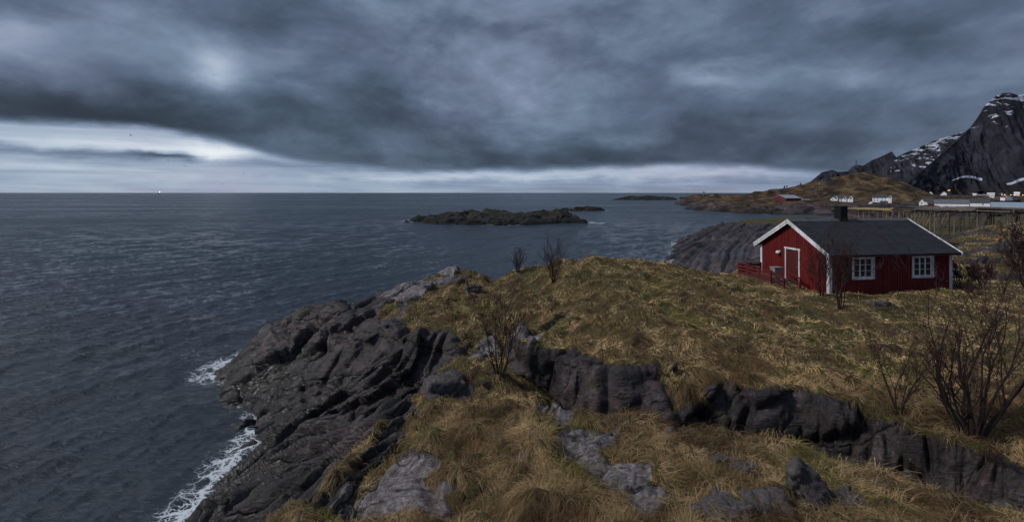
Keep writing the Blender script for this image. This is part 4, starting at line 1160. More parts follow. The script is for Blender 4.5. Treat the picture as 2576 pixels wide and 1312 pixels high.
# porch deck
porch = empty('porch_deck', (HX, HY, HZ), HA)
tag(porch, 'red railed wooden porch deck on the gable end of the red cabin', 'porch')
fl_ = MB()
for k in range(13): fl_.box(-1.92, -.03, 2.72 + k * .272, 2.72 + k * .272 + .26, .22, .26)
fl_.build('deck_floor', M_DECK, porch)
sk = MB(); sk.box(-1.93, -1.89, 2.7, 6.26, -.05, .21); sk.box(-1.885, -.03, 2.68, 2.72, .0, .21)
sk.build('skirt_board', M_REDDK, porch)
posts = [(-1.87, 2.76), (-1.87, 3.95), (-1.87, 5.1), (-1.87, 6.2), (-.9, 6.2), (-.08, 6.2)]
for (a, b) in posts:
    MB().box(a - .045, a + .045, b - .045, b + .045, -.35, 1.02).build('post', M_REDDK, porch)
for z in (.38, .62, .86):
    MB().box(-1.93, -1.917, 2.72, 6.25, z - .07, z + .07).build('rail', M_REDDK, porch)
    MB().box(-1.9, -.05, 6.247, 6.262, z - .07, z + .07).build('rail', M_REDDK, porch)
MB().box(-1.96, -1.80, 2.68, 6.28, 1.021, 1.055).build('handrail', M_REDDK, porch)
MB().box(-1.79, -.03, 6.12, 6.28, 1.021, 1.055).build('handrail', M_REDDK, porch)
st = MB()
for k, (yy, zz) in enumerate(((2.42, .12), (2.14, 0.0), (1.86, -.1))): st.box(-1.8, -.75, yy, yy + .27, zz, zz + .04)
st.build('stair_tread', M_DECK, porch)
for xx in (-1.87, -.7):
    MB().box(xx - .045, xx + .045, 1.5, 1.59, -.35, .72).build('stair_post', M_REDDK, porch)
    MB().beam((xx, 2.74, 1.0), (xx, 1.5, .68), .09, .09).build('stair_rail', M_REDDK, porch)
    MB().beam((xx, 2.74, .65), (xx, 1.5, .3), .03, .10).build('stair_rail', M_REDDK, porch)

tub = empty('planter_tub', (HX, HY, HZ), HA)
tag(tub, 'weathered grey tub standing on the porch deck beside the railing', 'tub')
w1, w2 = .31, .21
b = MB(); b.add([(-1.25 - w2, 3.05 - .16, .45), (-1.25 + w2, 3.05 - .16, .45), (-1.25 + w2, 3.05 + .16, .45), (-1.25 - w2, 3.05 + .16, .45), (-1.25 - w1, 3.05 - .24, 1.2), (-1.25 + w1, 3.05 - .24, 1.2), (-1.25 + w1, 3.05 + .24, 1.2), (-1.25 - w1, 3.05 + .24, 1.2)],
    [(3, 2, 1, 0), (4, 5, 6, 7), (0, 1, 5, 4), (1, 2, 6, 5), (2, 3, 7, 6), (3, 0, 4, 7)])
b.build('tub_body', simple('weathered_tub', (.26, .25, .24), .8, .3, 6.), tub, bevel=.02)
b = MB(); b.box(-1.25 - .34, -1.25 + .34, 3.05 - .27, 3.05 + .27, 1.203, 1.24); b.build('tub_rim', M_STEEL, tub, bevel=.008)
for sx in (-1, 1):
    for sy in (-1, 1): MB().box(-1.25 + sx * .15 - .03, -1.25 + sx * .15 + .03, 3.05 + sy * .1 - .03, 3.05 + sy * .1 + .03, .262, .448).build('tub_foot', M_DECK, tub)

# white utility cabinet past the right corner of the cabin
px, py = UY(2680, 36, 0)[:2]
cab = empty('utility_cabinet', (px, py, ground_z(px, py)), .2)
MB().box(-.35, .35, -.2, .2, .0, .62).build('cabinet_body', M_WHITE, cab, bevel=.015)
MB().box(-.38, .38, -.23, .23, .622, .66).build('cabinet_lid', M_STEEL, cab)
tag(cab, 'small pale utility cabinet on the slope beyond the right corner of the red cabin', 'cabinet')

# ------------------------------------------------------------------ distant buildings
M_HWHITE = simple('white_house_boards', (.82, .84, .87), .6, .08, 1.0)
M_HROOF = simple('dark_slate_roof', (.055, .062, .068), .7, .3, .8)
M_HRED = simple('red_barn_boards', (.13, .017, .022), .7, .3, .6)
M_TIN = simple('light_tin_roof', (.36, .40, .45), .45, .15, .5, 0, .5, .3)
M_TIN2 = simple('dull_tin_roof', (.12, .13, .15), .6, .2, .5)
M_DARKWIN = simple('dark_window', (.03, .035, .045), .2, .3, 1.)
M_BLUEWALL = simple('pale_blue_corrugated_wall', (.36, .45, .58), .6, .2, 1.0, streak=(6, 6, .3))
M_LAMP = emit('warm_lamp', (1, .55, .2), 2.5)
M_LAMPW = emit('yellow_lamp', (1, .72, .25), 6.)

def house(u, y, w, d, h, rise, rz, label, wm=M_HWHITE, rm=M_HROOF, wins=(), dorm=(), cat='house', group=None, z=None, along=True, name='house', chim=False, ov=.4):
    x = (u - U0) / F * y
    zz = ground_z(x, y) if z is None else z
    az_ = math.atan2(x, y)
    o = empty(name, (x, y, zz - .3), R(rz) - az_)
    w = w * math.cos(az_); wins = [(a * math.cos(az_), b_, c_ * math.cos(az_), d_) for a, b_, c_, d_ in wins]; dorm = [(a * math.cos(az_), b_ * math.cos(az_), c_, d_) for a, b_, c_, d_ in dorm]
    m = MB()
    m.box(-w / 2, w / 2, -d / 2, d / 2, -2, h)
    if along:
        m.prism([(-w / 2, -d / 2, h), (-w / 2, d / 2, h), (-w / 2, 0, h + rise)], (w, 0, 0))
    else:
        m.prism([(-w / 2, -d / 2, h), (w / 2, -d / 2, h), (0, -d / 2, h + rise)], (0, d, 0))
    m.build('wall', wm, o)
    r = MB(); t = .3
    if along:
        s = rise / (d / 2)
        for q in (-1, 1): r.prism([(-w / 2 - ov, q * (d / 2 + ov), h - s * ov + .05), (-w / 2 - ov, 0, h + rise + .05), (-w / 2 - ov, 0, h + rise + t), (-w / 2 - ov, q * (d / 2 + ov), h - s * ov + t)], (w + 2 * ov, 0, 0))
    else:
        s = rise / (w / 2)
        for q in (-1, 1): r.prism([(q * (w / 2 + ov), -d / 2 - ov, h - s * ov + .05), (0, -d / 2 - ov, h + rise + .05), (0, -d / 2 - ov, h + rise + t), (q * (w / 2 + ov), -d / 2 - ov, h - s * ov + t)], (0, d + 2 * ov, 0))
    ro = r.build('roof', rm, o)
    if chim: MB().box(-.5, .5, -.5, .5, h + rise - .5, h + rise + 1.2).build('chimney', M_TIN2, ro)
    for (wx, wz, ww, wh) in wins:
        MB().box(wx - ww / 2, wx + ww / 2, -d / 2 - .06, -d / 2 - .01, wz, wz + wh).build('window', M_DARKWIN, o)
    for (dx_, dw, dh, dr_) in dorm:
        g = MB(); g.box(dx_ - dw / 2, dx_ + dw / 2, -d / 2 - .8, 0, 0 - 2, h + dh)
        g.prism([(dx_ - dw / 2, -d / 2 - .8, h + dh), (dx_ + dw / 2, -d / 2 - .8, h + dh), (dx_, -d / 2 - .8, h + dh + dr_)], (0, d / 2 + .8, 0))
        go = g.build('gable_bay', wm, o)
        r2 = MB()
        for q in (-1, 1): r2.prism([(dx_ + q * (dw / 2 + .3), -d / 2 - 1.1, h + dh - .25), (dx_, -d / 2 - 1.1, h + dh + dr_ + .04), (dx_, -d / 2 - 1.1, h + dh + dr_ + .25), (dx_ + q * (dw / 2 + .3), -d / 2 - 1.1, h + dh)], (0, d / 2 + 1.1, 0))
        r2.build('gable_roof', rm, go)
        MB().box(dx_ - .6, dx_ + .6, -d / 2 - .86, -d / 2 - .81, h - .6, h + .8).build('gable_window', M_DARKWIN, go)
    tag(o, label, cat, group)
    return o

zH = lambda v, y: -(v - V0) / F * y
# long white house with three gables, and the long two-storey white house
Y1 = 400.
house(2372, Y1, 17.2, 8, 3.4, 2.5, 0, 'long white house with several gables at the foot of the brown hill', wins=[(-4.2, 1.0, 1.0, 1.2), (-1.8, 1.0, 1.0, 1.2), (2.0, .8, 1.0, 1.2), (5.2, .8, 1.0, 1.2)],
      dorm=[(-6.6, 3.0, .6, 1.7), (1.2, 3.0, .4, 1.8), (6.6, 3.8, .4, 2.0)], z=zH(567, Y1))
house(2341.5, Y1 - 4, 4.0, 5, 2.2, 1.6, 0, 'small white shed at the left end of the white house with several gables', z=zH(563.5, Y1), along=False, cat='shed', wins=[(0, .8, .8, .9)])
house(2481, Y1, 17.6, 8, 4.6, 2.0, 0, 'long two-storey white house with two rows of windows below the hill', wins=[(k, zz, .9, .9) for k in (-6.9, -4.1, -.1, 2.9, 6.2) for zz in (1.3, 3.4)], dorm=[(6.8, 3.2, .2, 1.7)], z=zH(568, Y1))
house(2448, Y1 - 30, 3.4, 4, 1.7, 1.4, 0, 'tiny white hut at the left front of the two-storey white house', z=zH(574, Y1 - 30), along=False, cat='hut')
house(2486, Y1 - 40, 5.6, 5, 2.0, 1.6, 0, 'small low white house with dark roof in front of the two-storey house', z=zH(577.5, Y1 - 40), rm=M_HROOF, wins=[(-1.6, .6, .8, .9), (1.4, .6, .8, .9)])
# red boathouse and its low wing
o = house(2212, 352, 17, 13, 4.4, 2.4, 46, 'red boathouse with pale grey tin roof on the far shore', M_HRED, M_TIN, z=zH(572, 352), cat='boathouse', name='boathouse', ov=.2)
house(2256, 358, 11, 8, 2.6, 1.2, 20, 'low dark wing with grey roof beside the red boathouse', M_HRED, M_TIN2, z=zH(572, 356), cat='shed', name='shed', ov=.3)
lx, ly, lz = UY(2276, 354, zH(566, 354))
lamp = empty('yard_lamp', (lx, ly, lz - 5))
MB().bar((0, 0, -2), (0, 0, 4.6), .1, 8).build('lamp_post', M_TIN2, lamp)
MB().tube([(0, 0, 4.5), (0, 0, 4.8), (0, 0, 5.3), (0, 0, 5.6)], [.2, .6, .6, .15], 10).build('lamp_head', M_LAMPW, lamp, True)
tag(lamp, 'lit yellow yard lamp at the right end of the low red shed', 'lamp')
# warehouses by the harbour
Y2 = 330.
house(2676, Y2, 25.5, 14, 3.2, 2.7, 0, 'long white warehouse with weathered grey roof right of the cabin roof', rm=M_TIN2, z=zH(583, Y2), cat='warehouse', name='warehouse', ov=.3)
house(2756, Y2 + 4, 14.8, 14, 3.7, 3.1, 0, 'white warehouse with plain dark roof and a single vent, between two other warehouses', rm=M_HROOF, z=zH(584, Y2), cat='warehouse', name='warehouse', wins=[(2.2, 2.4, 1.1, .8)], ov=.2)
house(2842, Y2 - 10, 29, 10, 4.0, .6, 0, 'pale blue corrugated warehouse at the right edge', M_BLUEWALL, M_BLUEWALL, z=zH(587, Y2 - 10), cat='warehouse', name='warehouse', ov=.1)
house(2592, Y2, 3.8, 5, 2.8, 2.0, 0, 'little white gabled house standing left of the warehouses', z=zH(576, Y2), along=False, wins=[(0, 1.2, .8, 1.0)])
house(2608, Y2 + 9, 7.5, 6, 2.0, 1.8, 0, 'dark-roofed outbuilding behind the little white gabled house', M_HWHITE, M_HROOF, z=zH(573, Y2), cat='shed', name='shed')
house(2616, Y2 - 14, 3.2, 4, 1.9, 1.2, 0, 'pinkish red shed between the little white house and the warehouse', M_HRED, M_HROOF, z=zH(579, Y2 - 14), cat='shed', name='shed')
# village across the harbour
Y3 = 760.
house(2593, Y3, 8, 8, 4.5, 3.6, 0, 'white gabled house highest on the shoulder of the hill, left of the village', z=zH(548, Y3), along=False, rm=M_HWHITE)
house(2617, Y3 - 10, 8, 8, 4.0, 4, 0, 'white gabled house second from the left in the village', z=zH(551.5, Y3), along=False, rm=M_HWHITE)
house(2655, Y3, 9, 8, 3.0, 3, 0, 'white house with pink-tinged gable third from the left in the village', z=zH(548.5, Y3), along=False, rm=M_HWHITE)
house(2648, Y3 - 20, 5, 6, 2.6, 2, 0, 'small cream house directly before the third village house', z=zH(552.5, Y3), along=False, rm=M_HWHITE)
house(2704, Y3, 21, 9, 1.6, 1.6, 0, 'long low white building with a pale striped roof in the village centre', z=zH(555, Y3), rm=M_TIN)
house(2741, Y3 + 20, 6, 6, 2.2, 1.4, 0, 'small white building at the left of the long snowy quay sheds', z=zH(550, Y3), rm=M_HWHITE)
house(2763, Y3 + 20, 24, 7, 1.4, 1.0, 0, 'long pale quay shed in the middle of the village waterfront', z=zH(551, Y3), rm=M_TIN, cat='shed', name='shed')
house(2787, Y3 + 60, 14, 7, 2.0, 1.3, 0, 'white-roofed shed at the right end of the pale quay shed', z=zH(547.5, Y3), rm=M_HWHITE, cat='shed', name='shed')
house(2790, Y3 - 200, 5, 5, 1.6, .8, 0, 'little white boathouse on the near bank below the quay sheds', z=zH(556.5, Y3 - 200), rm=M_HWHITE, cat='boathouse', name='boathouse')
house(2860, Y3 + 40, 10, 7, 2.2, 2.2, 0, 'white house farthest right in the village', z=zH(547, Y3), rm=M_HWHITE)
# lit street lamps of the village
lit = [(2601, 538, 'pink street lamp beside the white house highest on the shoulder'), (2667, 535.5, 'orange lamp of a close pair above the third village house, left one'), (2671, 535, 'orange lamp of a close pair above the third village house, right one'),
       (2818, 547.5, 'yellow lamp right of the quay sheds, first of the row'), (2826, 547.5, 'yellow lamp right of the quay sheds, second of the row'), (2843, 548, 'orange lamp in the middle of the lit quay row'),
       (2852, 548, 'orange lamp just right of the middle of the lit quay row'), (2866, 548, 'orange lamp left of the last in the lit quay row'), (2877, 548.5, 'yellow lamp last in the lit quay row at the right edge')]
for u, v, lab in lit:
    y_ = 800.
    lo2 = empty('street_lamp', UY(u, y_, zH(v, y_) - 6))
    MB().bar((0, 0, -6), (0, 0, 5.8), .15, 6).build('lamp_post', M_TIN2, lo2)
    MB().tube([(0, 0, 5.5), (0, 0, 5.8), (0, 0, 6.3), (0, 0, 6.5)], [.2, .5, .5, .15], 8).build('lamp_head', M_LAMP, lo2, True)
    tag(lo2, lab, 'street lamp', 'lit street lamps of the village')

# boats; the harbour one stands in for dark roofs behind the warehouses
def boat(name, u, v, y, L, label, hullm, topm, rz=0, accent=None):
    x, yy, z = UY(u, y, zH(v, y))
    o = empty(name, (x, yy, z), R(rz))
    sec = []
    h = MB(); n = 9
    for i in range(n):
        t = i / (n - 1); xx = (t - .5) * L
        wd = L * .13 * (1 - max(0, (t - .55) / .45) ** 2) + .05
        zt_ = L * (.10 + .06 * max(0, t - .5) ** 1.5 * 4)
        sec.append([(xx, -wd, zt_), (xx, -wd * .7, -.3), (xx, wd * .7, -.3), (xx, wd, zt_)])
    for i in range(n - 1):
        vs = sec[i] + sec[i + 1]
        h.add(vs, [(0, 1, 5, 4), (1, 2, 6, 5), (2, 3, 7, 6), (3, 0, 4, 7)])
    h.add(sec[0], [(0, 3, 2, 1)]); h.add(sec[-1], [(0, 1, 2, 3)])
    h.build('hull', hullm, o)
    c = MB(); c.box(-L * .28, L * .05, -L * .08, L * .08, L * .10, L * .22); c.box(-L * .2, -L * .02, -L * .06, L * .06, L * .221, L * .30)
    co = c.build('wheelhouse', topm, o)
    MB().box(-L * .19, -L * .015, -L * .0605, -L * .0601, L * .25, L * .28).build('window', M_DARKWIN, co)
    MB().bar((L * .15, 0, L * .1), (L * .15, 0, L * .42), L * .008).bar((-L * .1, 0, L * .3), (-L * .1, 0, L * .46), L * .006).build('mast', M_TIN2, o)
    if accent: MB().box(-L * .26, -L * .21, -L * .05, L * .05, L * .221, L * .29).build('funnel', accent, o)
    tag(o, label, 'boat'); return o
M_NAVY = simple('dark_hull_paint', (.02, .022, .04), .5, .2, 1.)
boat('roof_stand_in_boat', 2838, 571, 420, 24, 'dark-hulled boat with white wheelhouse, standing in for roofs behind the pale blue warehouse', M_NAVY, M_HWHITE, 4, M_HRED)
boat('motorboat', 991, 548, 2480, 14, 'tiny pale motorboat far out on the open sea', M_HWHITE, M_HWHITE, 10)
sh = boat('ship', 447, 545.6, 4200, 26, 'distant ship with a bright light on the horizon', M_NAVY, M_HWHITE, 20)
MB().tube([(6, 0, 16.5), (6, 0, 18), (6, 0, 21), (6, 0, 22.5)], [.6, 1.8, 1.8, .6], 10).build('ship_light', emit('ship_lamp', (1, .86, .66), 4.), sh, True)

# beacon on the far point, mast on the ridge
x, y, z = UY(1979.5, 500, 0); z = ground_z(x, y)
bc = empty('beacon', (x, y, z - .5))
MB().tube([(0, 0, 0), (0, 0, 1.5), (0, 0, 3.4)], [1.1, .8, .55], 10).build('beacon_base', M_TIN2, bc)
MB().tube([(0, 0, 3.4), (0, 0, 4.6), (0, 0, 5.2)], [.5, .5, .1], 10).build('lantern', M_BLACK, bc)
tag(bc, 'dark stone beacon on the low point of the far peninsula', 'beacon')
x, y, z = UY(2408, 4500, zH(466, 4500))
ms = empty('radio_mast', (x, y, z - 20))
m = MB()
for sx, sy in ((-1, -1), (1, -1), (1, 1), (-1, 1)): m.tube([(sx * 7, sy * 7, 0), (sx * 2.2, sy * 2.2, 72)], [1.6, 1.2], 5)
for k in range(6):
    a = 7 - 4.8 * k / 6; zz = 12 * k; b_ = 7 - 4.8 * (k + 1) / 6
    for (p, q) in (((-1, -1), (1, -1)), ((1, -1), (1, 1)), ((1, 1), (-1, 1)), ((-1, 1), (-1, -1))): m.bar((p[0] * a, p[1] * a, zz), (q[0] * b_, q[1] * b_, zz + 12), .8, 4)
m.build('mast_lattice', M_TIN2, ms)
MB().bar((0, 0, 70), (0, 0, 84), 1.2, 6).build('antenna', M_TIN2, ms)
tag(ms, 'tall lattice radio mast on the mountain shoulder above the brown hill', 'radio mast')

# ------------------------------------------------------------------ fish drying racks
M_POLE = simple('weathered_pole', (.17, .15, .135), .85, .3, 3., 0, .2)
M_POLED = simple('dark_pole', (.055, .045, .04), .85, .3, 3., 0, .2)
M_POLEY = simple('straw_coloured_pole', (.27, .20, .11), .8, .3, 1., 0, .2)
def rack(u, y, w, d, h, nx, ny, npole, rz, label, pm=M_POLE, topm=M_POLED, z=None, seed=0, braces=True):
    rr = random.Random(seed)
    x = (u - U0) / F * y
    zz = ground_z(x, y) if z is None else z
    o = empty('drying_rack', (x, y, zz), R(rz))
    for i in range(nx):
        for j in range(ny):
            a = -w / 2 + w * i / (nx - 1) + rr.uniform(-.7, .7); b = -d / 2 + d * j / max(1, ny - 1) + rr.uniform(-.2, .2)
            if 0 < i < nx - 1 and rr.random() < .3: continue
            MB().tube([(a, b, -1.5), (a + rr.uniform(-.12, .12), b, h + rr.uniform(0, .35))], [.11, .075], 6).build('post', pm, o)
    for j in range(ny):
        b = -d / 2 + d * j / max(1, ny - 1)
        MB().bar((-w / 2 - .6, b, h - .05 + rr.uniform(-.08, .08)), (w / 2 + .6, b, h - .05 + rr.uniform(-.08, .08)), .11, 6).build('beam', topm, o)
    for k in range(npole):
        a = -w / 2 + w * (k + .5) / npole + rr.uniform(-.1, .1)
        sk = rr.uniform(-.5, .5)
        MB().bar((a, -d / 2 - .5, h + .13 + rr.uniform(0, .12)), (a + sk, d / 2 + .5, h + .13 + rr.uniform(0, .12)), .07 + rr.random() * .03, 5).build('pole', pm if rr.random() < .45 else topm, o)
    if braces:
        for i in range(nx - 1):
            a = -w / 2 + w * i / (nx - 1); c = -w / 2 + w * (i + 1) / (nx - 1)
            MB().bar((a, -d / 2 - .15, .2), (c, -d / 2 - .15, h * .9), .07, 5).build('brace', topm, o)
    tag(o, label, 'drying rack', 'wooden fish drying racks')
    return o
rack(2640, 84, 8.5, 10, 4.8, 5, 3, 26, -4, 'grey wooden drying rack directly behind the right slope of the cabin roof', seed=1)
rack(2790, 80, 9.5, 12, 4.9, 6, 3, 26, 3, 'wide grey drying rack right of the cabin roof, above the bare rocks', seed=2)
rack(2900, 74, 7.0, 10, 4.9, 4, 3, 18, 5, 'drying rack cut by the right edge behind the dense tree', seed=3)
rack(2720, 108, 22, 14, 5.0, 8, 3, 40, 0, 'dark drying rack in the second row in front of the white warehouses', topm=M_POLED, seed=4)
rack(2468, 112, 10, 16, 4.6, 7, 3, 15, 2, 'straw-coloured drying rack seen above the cabin ridge right of the chimney', M_POLEY, M_POLEY, seed=5)
rack(2548, 124, 9, 14, 4.4, 6, 3, 13, -3, 'straw-coloured drying rack at the right end of the cabin ridge', M_POLEY, M_POLEY, seed=6)

# small trees on the shoulder of the far hill
def far_tree(u, y, h, seed, label):
    x = (u - U0) / F * y; z = ground_z(x, y)
    rr = random.Random(seed)
    o = empty('pine_tree', (x, y, z - .3))
    MB().tube([(0, 0, 0), (.1, 0, h * .5), (0, 0, h * .9)], [.22, .16, .05], 6).build('trunk', M_BARK, o)
    c = MB()
    for k in range(260):
        t = rr.random() ** .8
        rad = h * .26 * (1 - t) + .15
        an = rr.random() * 6.28; q = rad * math.sqrt(rr.random())
        p = Vector((math.cos(an) * q, math.sin(an) * q, h * (.22 + .78 * t)))
        a = Vector((rr.gauss(0, 1), rr.gauss(0, 1), rr.gauss(0, .5))).normalized() * .5; b_ = Vector((rr.gauss(0, 1), rr.gauss(0, 1), rr.gauss(0, .5))).normalized() * .35
        c.add([p - a, p + b_, p + a], [(0, 1, 2)])
    c.build('crown', M_NEEDLE, o)
    tag(o, label, 'tree', 'small dark trees on the far hill')
M_NEEDLE = simple('dark_needles', (.022, .030, .018), .85, .4, 1.)
far_tree(2206, 505, 4.2, 1, 'small dark tree lowest on the left shoulder of the brown hill')
far_tree(2252, 503, 4.6, 2, 'small dark tree highest on the left shoulder of the brown hill')
far_tree(2213, 508, 3.0, 3, 'very small dark tree close to the right of the lowest one')
far_tree(2241, 505, 3.0, 4, 'very small dark tree between two others on the left shoulder')

# ------------------------------------------------------------------ gulls
M_GULL = simple('gull_plumage', (.05, .05, .055), .8, .2, 5.)
def gull(u, v, y, s, bank, rz, label):
    x, yy, z = UY(u, y, zH(v, y))
    o = empty('gull', (x, yy, z), rz)
    o.rotation_euler = (bank, 0, rz)
    MB().tube([(-.32, 0, 0), (-.24, 0, .01), (-.05, 0, .02), (.12, 0, .02), (.22, 0, .04), (.3, 0, .02)], [.02, .05, .085, .075, .05, .008], 8).build('body', M_GULL, o, True)
    for sgn in (-1, 1):
        w = MB()
        top = [(.09, sgn * .05, .03), (.10, sgn * .35, .16), (.0, sgn * .72, .08), (-.06, sgn * .70, .08), (-.04, sgn * .34, .15), (-.08, sgn * .05, .03)]
        w.prism(top, (0, 0, .015)); w.build('wing', M_GULL, o)
    o.scale = (s, s, s)
    tag(o, label, 'bird', 'gulls over the sea')
gull(368, 381, 150, 1.2, .2, 1.2, 'gull flying highest at left, just under the dark cloud edge')
gull(473, 450.5, 150, .75, -.3, .6, 'gull upper left of a pair near the bright cloud gap')
gull(518, 467, 140, .85, .3, 2.0, 'gull lower right of a pair near the bright cloud gap')
gull(642, 455.5, 160, .6, -.2, .5, 'small gull in front of the brightest cloud gap')
gull(685, 488, 150, .7, .3, .9, 'gull right of the bright cloud gap, nearer the horizon')
gull(625, 517, 170, .6, .1, 1.0, 'tiny gull low over the horizon, upper one of the lowest two')
gull(651, 530, 180, .6, .1, 2.2, 'tiny gull closest to the horizon')
gull(1779, 449, 150, .75, .2, .3, 'lone gull far right under the grey cloud above the far skerries')

# ------------------------------------------------------------------ sky and light
SUN_DIR = Vector((-.74, -.10, .66)).normalized()
sun_el = math.asin(SUN_DIR.z); sun_az = math.atan2(SUN_DIR.x, SUN_DIR.y)
W = bpy.data.worlds.new('World'); SC.world = W; W.use_nodes = True
nt = W.node_tree; nt.nodes.clear(); g = NT(nt)
D = g.coord('Generated')
sep = g.n('ShaderNodeSeparateXYZ', ins={0: D}); dx, dy, dz = sep.outputs
az = g.math('ARCTAN2', dx, dy)
el = g.math('ARCSINE', g.math('MAXIMUM', g.math('MINIMUM', dz, 1.), -1.))
def sky_pt(u, v):
    u *= 1.118; v *= 1.118
    a = math.atan((u - U0) / F); e = math.atan((V0 - v) / F * math.cos(a)); return a, e
den = g.math('ADD', g.math('MAXIMUM', dz, 0.), .10)
cl = g.n('ShaderNodeCombineXYZ', ins={0: g.math('DIVIDE', dx, den), 1: g.math('DIVIDE', dy, den), 2: 0.}).outputs[0]
ae = g.n('ShaderNodeCombineXYZ', ins={0: az, 1: g.math('MULTIPLY', el, 1.7), 2: 0.}).outputs[0]
nA = g.noise(cl, .62, 6, .55, .5)                                   # lumps of the cloud deck
nB = g.noise(ae, 3.8, 8, .57, .25)
nE = g.noise(g.mapping(ae, loc=(2, 5, 1), scale=(1, 1.35, 1)), 9.0, 8, .55, .15)                                   # ragged detail in direction space
nC = g.noise(g.mapping(ae, scale=(1., 8., 1.)), 3.0, 6, .6, .7)     # long streaks near the horizon
nD = g.noise(g.mapping(cl, loc=(7, 3, 0)), 1.9, 5, .6, .3)
warp = g.math('MULTIPLY', g.math('SUBTRACT', nB, .5), 1.0)
azw = g.math('ADD', az, g.math('MULTIPLY', warp, .24)); elw0 = el; elw = g.math('ADD', el, g.math('MULTIPLY', g.math('SUBTRACT', g.noise(g.mapping(ae, loc=(3, 1, 2)), 5.5, 6, .6, .4), .5), .12))
azh = g.math('ADD', az, g.math('MULTIPLY', warp, .06)); elh = g.math('ADD', el, g.math('MULTIPLY', g.math('SUBTRACT', nE, .5), .045))
def blobs(lst, azw=azw, elw=elw):
    tot = None
    for (u, v, su, sv, amp) in lst:
        a, e = sky_pt(u, v); a2, _ = sky_pt(u + su, v); _, e2 = sky_pt(u, v - sv)
        p = g.math('DIVIDE', g.math('SUBTRACT', azw, a), abs(a2 - a)); q = g.math('DIVIDE', g.math('SUBTRACT', elw, e), abs(e2 - e))
        r2 = g.math('ADD', g.math('MULTIPLY', p, p), g.math('MULTIPLY', q, q))
        b = g.math('MULTIPLY', g.math('EXPONENT', g.math('MULTIPLY', r2, -.5)), amp)
        tot = b if tot is None else g.math('ADD', tot, b)
    return tot
deck_h = blobs([(560, 172, 44, 30, .17), (520, 205, 70, 34, .09)], azh, elh)
deck_b = blobs([(70, 100, 80, 38, .10), (260, 75, 150, 40, .05), (60, 275, 150, 30, -.10), (330, 285, 280, 36, -.11), (760, 60, 300, 45, -.05),
    (960, 320, 170, 38, -.12), (720, 260, 200, 40, -.06), (1050, 130, 200, 50, .03), (1290, 25, 180, 50, .06), (1400, 180, 280, 60, .05), (1310, 300, 150, 50, .06), (1810, 185, 90, 22, .12), (1620, 210, 200, 35, .05),
    (2060, 115, 260, 38, -.08), (2380, 60, 220, 40, .05), (2280, 200, 260, 28, .05), (1950, 300, 350, 30, -.07), (1700, 380, 420, 26, -.10), (1100, 400, 200, 14, -.03), (300, 180, 250, 40, .03), (2300, 400, 260, 30, .03), (640, 140, 90, 60, .03)])
band_b = blobs([(545, 385, 55, 12, .24), (330, 362, 190, 12, .16), (80, 355, 140, 14, .06), (150, 386, 170, 10, -.17), (400, 389, 70, 8, -.22), (470, 394, 60, 5, -.14), (60, 340, 120, 8, -.05), (1120, 443, 230, 7, .10), (1650, 434, 260, 9, .11), (1000, 425, 200, 10, -.05),
    (1500, 462, 700, 12, -.05), (100, 478, 500, 8, .0), (700, 410, 120, 14, -.08), (250, 425, 300, 10, .02)], azh, elh)
# lower edge of the cloud deck
us = [(-900, 300), (0, 308), (250, 325), (400, 335), (520, 352), (620, 376), (800, 412), (1000, 431), (1280, 434), (1540, 426), (1700, 418), (1850, 424), (2050, 442), (2300, 462), (2576, 474), (3400, 480)]
fc = g.n('ShaderNodeFloatCurve', ins={1: g.maprange(az, -1.6, 1.6, 0., 1.)})
cv = fc.mapping.curves[0]
pts = []
for u, v in us:
    a, e = sky_pt(u, v); pts.append(((a + 1.6) / 3.2, e * 4))
pts = [(0.0, pts[0][1])] + pts + [(1.0, pts[-1][1])]
while len(cv.points) < len(pts): cv.points.new(.5, .5)
for cp, (px_, py_) in zip(cv.points, pts): cp.location = (px_, py_); cp.handle_type = 'AUTO'
fc.mapping.update()
edge = g.math('MULTIPLY', fc.outputs[0], .25)
e2 = g.math('ADD', el, g.math('ADD', g.math('MULTIPLY', g.math('SUBTRACT', nB, .5), .026), g.math('MULTIPLY', g.math('SUBTRACT', nE, .5), .030)))
deckf = g.maprange(g.math('SUBTRACT', e2, edge), -.006, .016, 0., 1., True)
deck = g.math('ADD', .43, g.math('ADD', g.math('ADD', deck_h, deck_b), g.math('ADD', g.math('MULTIPLY', g.math('SUBTRACT', nA, .5), .06), g.math('MULTIPLY', g.math('SUBTRACT', nB, .5), .50))))
deck = g.math('ADD', deck, g.math('MULTIPLY', g.math('SUBTRACT', nD, .5), .04))
deck = g.math('ADD', deck, g.math('MULTIPLY', g.math('SUBTRACT', nE, .5), .20))
deck = g.math('SUBTRACT', deck, g.math('MULTIPLY', g.maprange(g.math('SUBTRACT', e2, edge), 0., .075, 1., 0., True), g.maprange(az, -.3, .5, .085, .05)))
deck = g.math('ADD', deck, g.maprange(el, .42, 1.2, 0., .12, True))   # unseen sky overhead, brightened to lift the light on the ground
band = g.math('ADD', .67, g.math('ADD', band_b, g.math('ADD', g.math('MULTIPLY', g.math('SUBTRACT', nC, .5), .42), g.math('MULTIPLY', g.math('SUBTRACT', nE, .5), .16))))
band = g.math('SUBTRACT', band, g.maprange(az, -.2, .9, 0., .07))
band = g.math('SUBTRACT', band, g.maprange(el, 0., .03, .04, 0.))
val = g.n('ShaderNodeMix', data_type='FLOAT', ins={0: deckf, 2: band, 3: deck}).outputs[0]
stops = [(0.0, (20, 24, 32)), (.22, (50, 60, 74)), (.32, (68, 80, 98)), (.42, (91, 104, 126)), (.52, (118, 133, 157)), (.62, (148, 160, 184)), (.74, (180, 189, 208)), (.88, (216, 220, 231)), (1., (240, 241, 246))]
colr = g.ramp(val, [(p, s2l(c)) for p, c in stops])
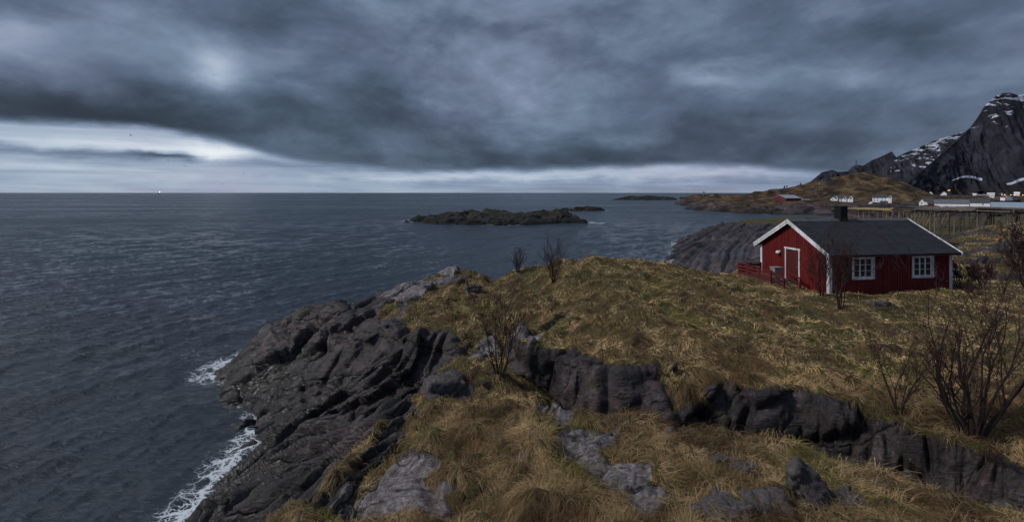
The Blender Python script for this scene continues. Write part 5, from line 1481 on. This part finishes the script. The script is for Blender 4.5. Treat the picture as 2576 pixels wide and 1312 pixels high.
colr = g.mix(1., colr, g.ramp(g.noise(g.mapping(ae, loc=(9, 2, 4)), 3.4, 3, .5), [(.38, (1.02, .995, 1.01)), (.62, (.95, 1.02, 1.0))]), 'MULTIPLY')
colr = g.n('ShaderNodeVectorMath', operation='SCALE', ins={0: colr, 3: 10.0}).outputs[0]
warm = g.maprange(g.math('ADD', el, g.math('MULTIPLY', g.math('SUBTRACT', nC, .5), .03)), 0., .012, .12, 0., True)
colr = g.mix(warm, colr, (4.2, 3.2, 3.2))
sky = g.n('ShaderNodeTexSky', sky_type='NISHITA', sun_disc=False, sun_elevation=sun_el, sun_rotation=sun_az % (2 * math.pi), air_density=1.0, dust_density=2.0, ozone_density=2.0)
colr = g.mix(.03, colr, sky.outputs[0])
colr = g.mix(g.maprange(dz, -.03, -.002, 1., 0.), colr, (.35, .42, .55))
bg = g.n('ShaderNodeBackground', ins={0: colr, 1: .067})
nt.links.new(bg.outputs[0], g.n('ShaderNodeOutputWorld').inputs[0])

sl = bpy.data.lights.new('sun', 'SUN'); sl.energy = 1.5; sl.angle = R(11); sl.color = (1.0, .95, .90)
so = bpy.data.objects.new('sun', sl); COL.objects.link(so)
so.rotation_euler = (-SUN_DIR).to_track_quat('-Z', 'Y').to_euler()

# ------------------------------------------------------------------ camera
cam = bpy.data.cameras.new('camera'); co = bpy.data.objects.new('camera', cam); COL.objects.link(co)
co.location = (0, 0, 0); co.rotation_euler = (R(90), 0, 0)
cam.sensor_width = 36.0; cam.sensor_fit = 'HORIZONTAL'
cam.lens = F / 2880 * 36
cam.shift_x = 0.0; cam.shift_y = -(1467 / 2 - V0) / 2880
cam.clip_start = .05; cam.clip_end = 100000
SC.camera = co
SC.view_settings.view_transform = 'Standard'; SC.view_settings.look = 'None'
SC.view_settings.exposure = 0.57; SC.view_settings.gamma = 1.0
SC.render.engine = 'CYCLES'
SC.cycles.max_bounces = 5; SC.cycles.diffuse_bounces = 3; SC.cycles.glossy_bounces = 3
SC.cycles.use_adaptive_sampling = True
SC.cycles.use_denoising = True
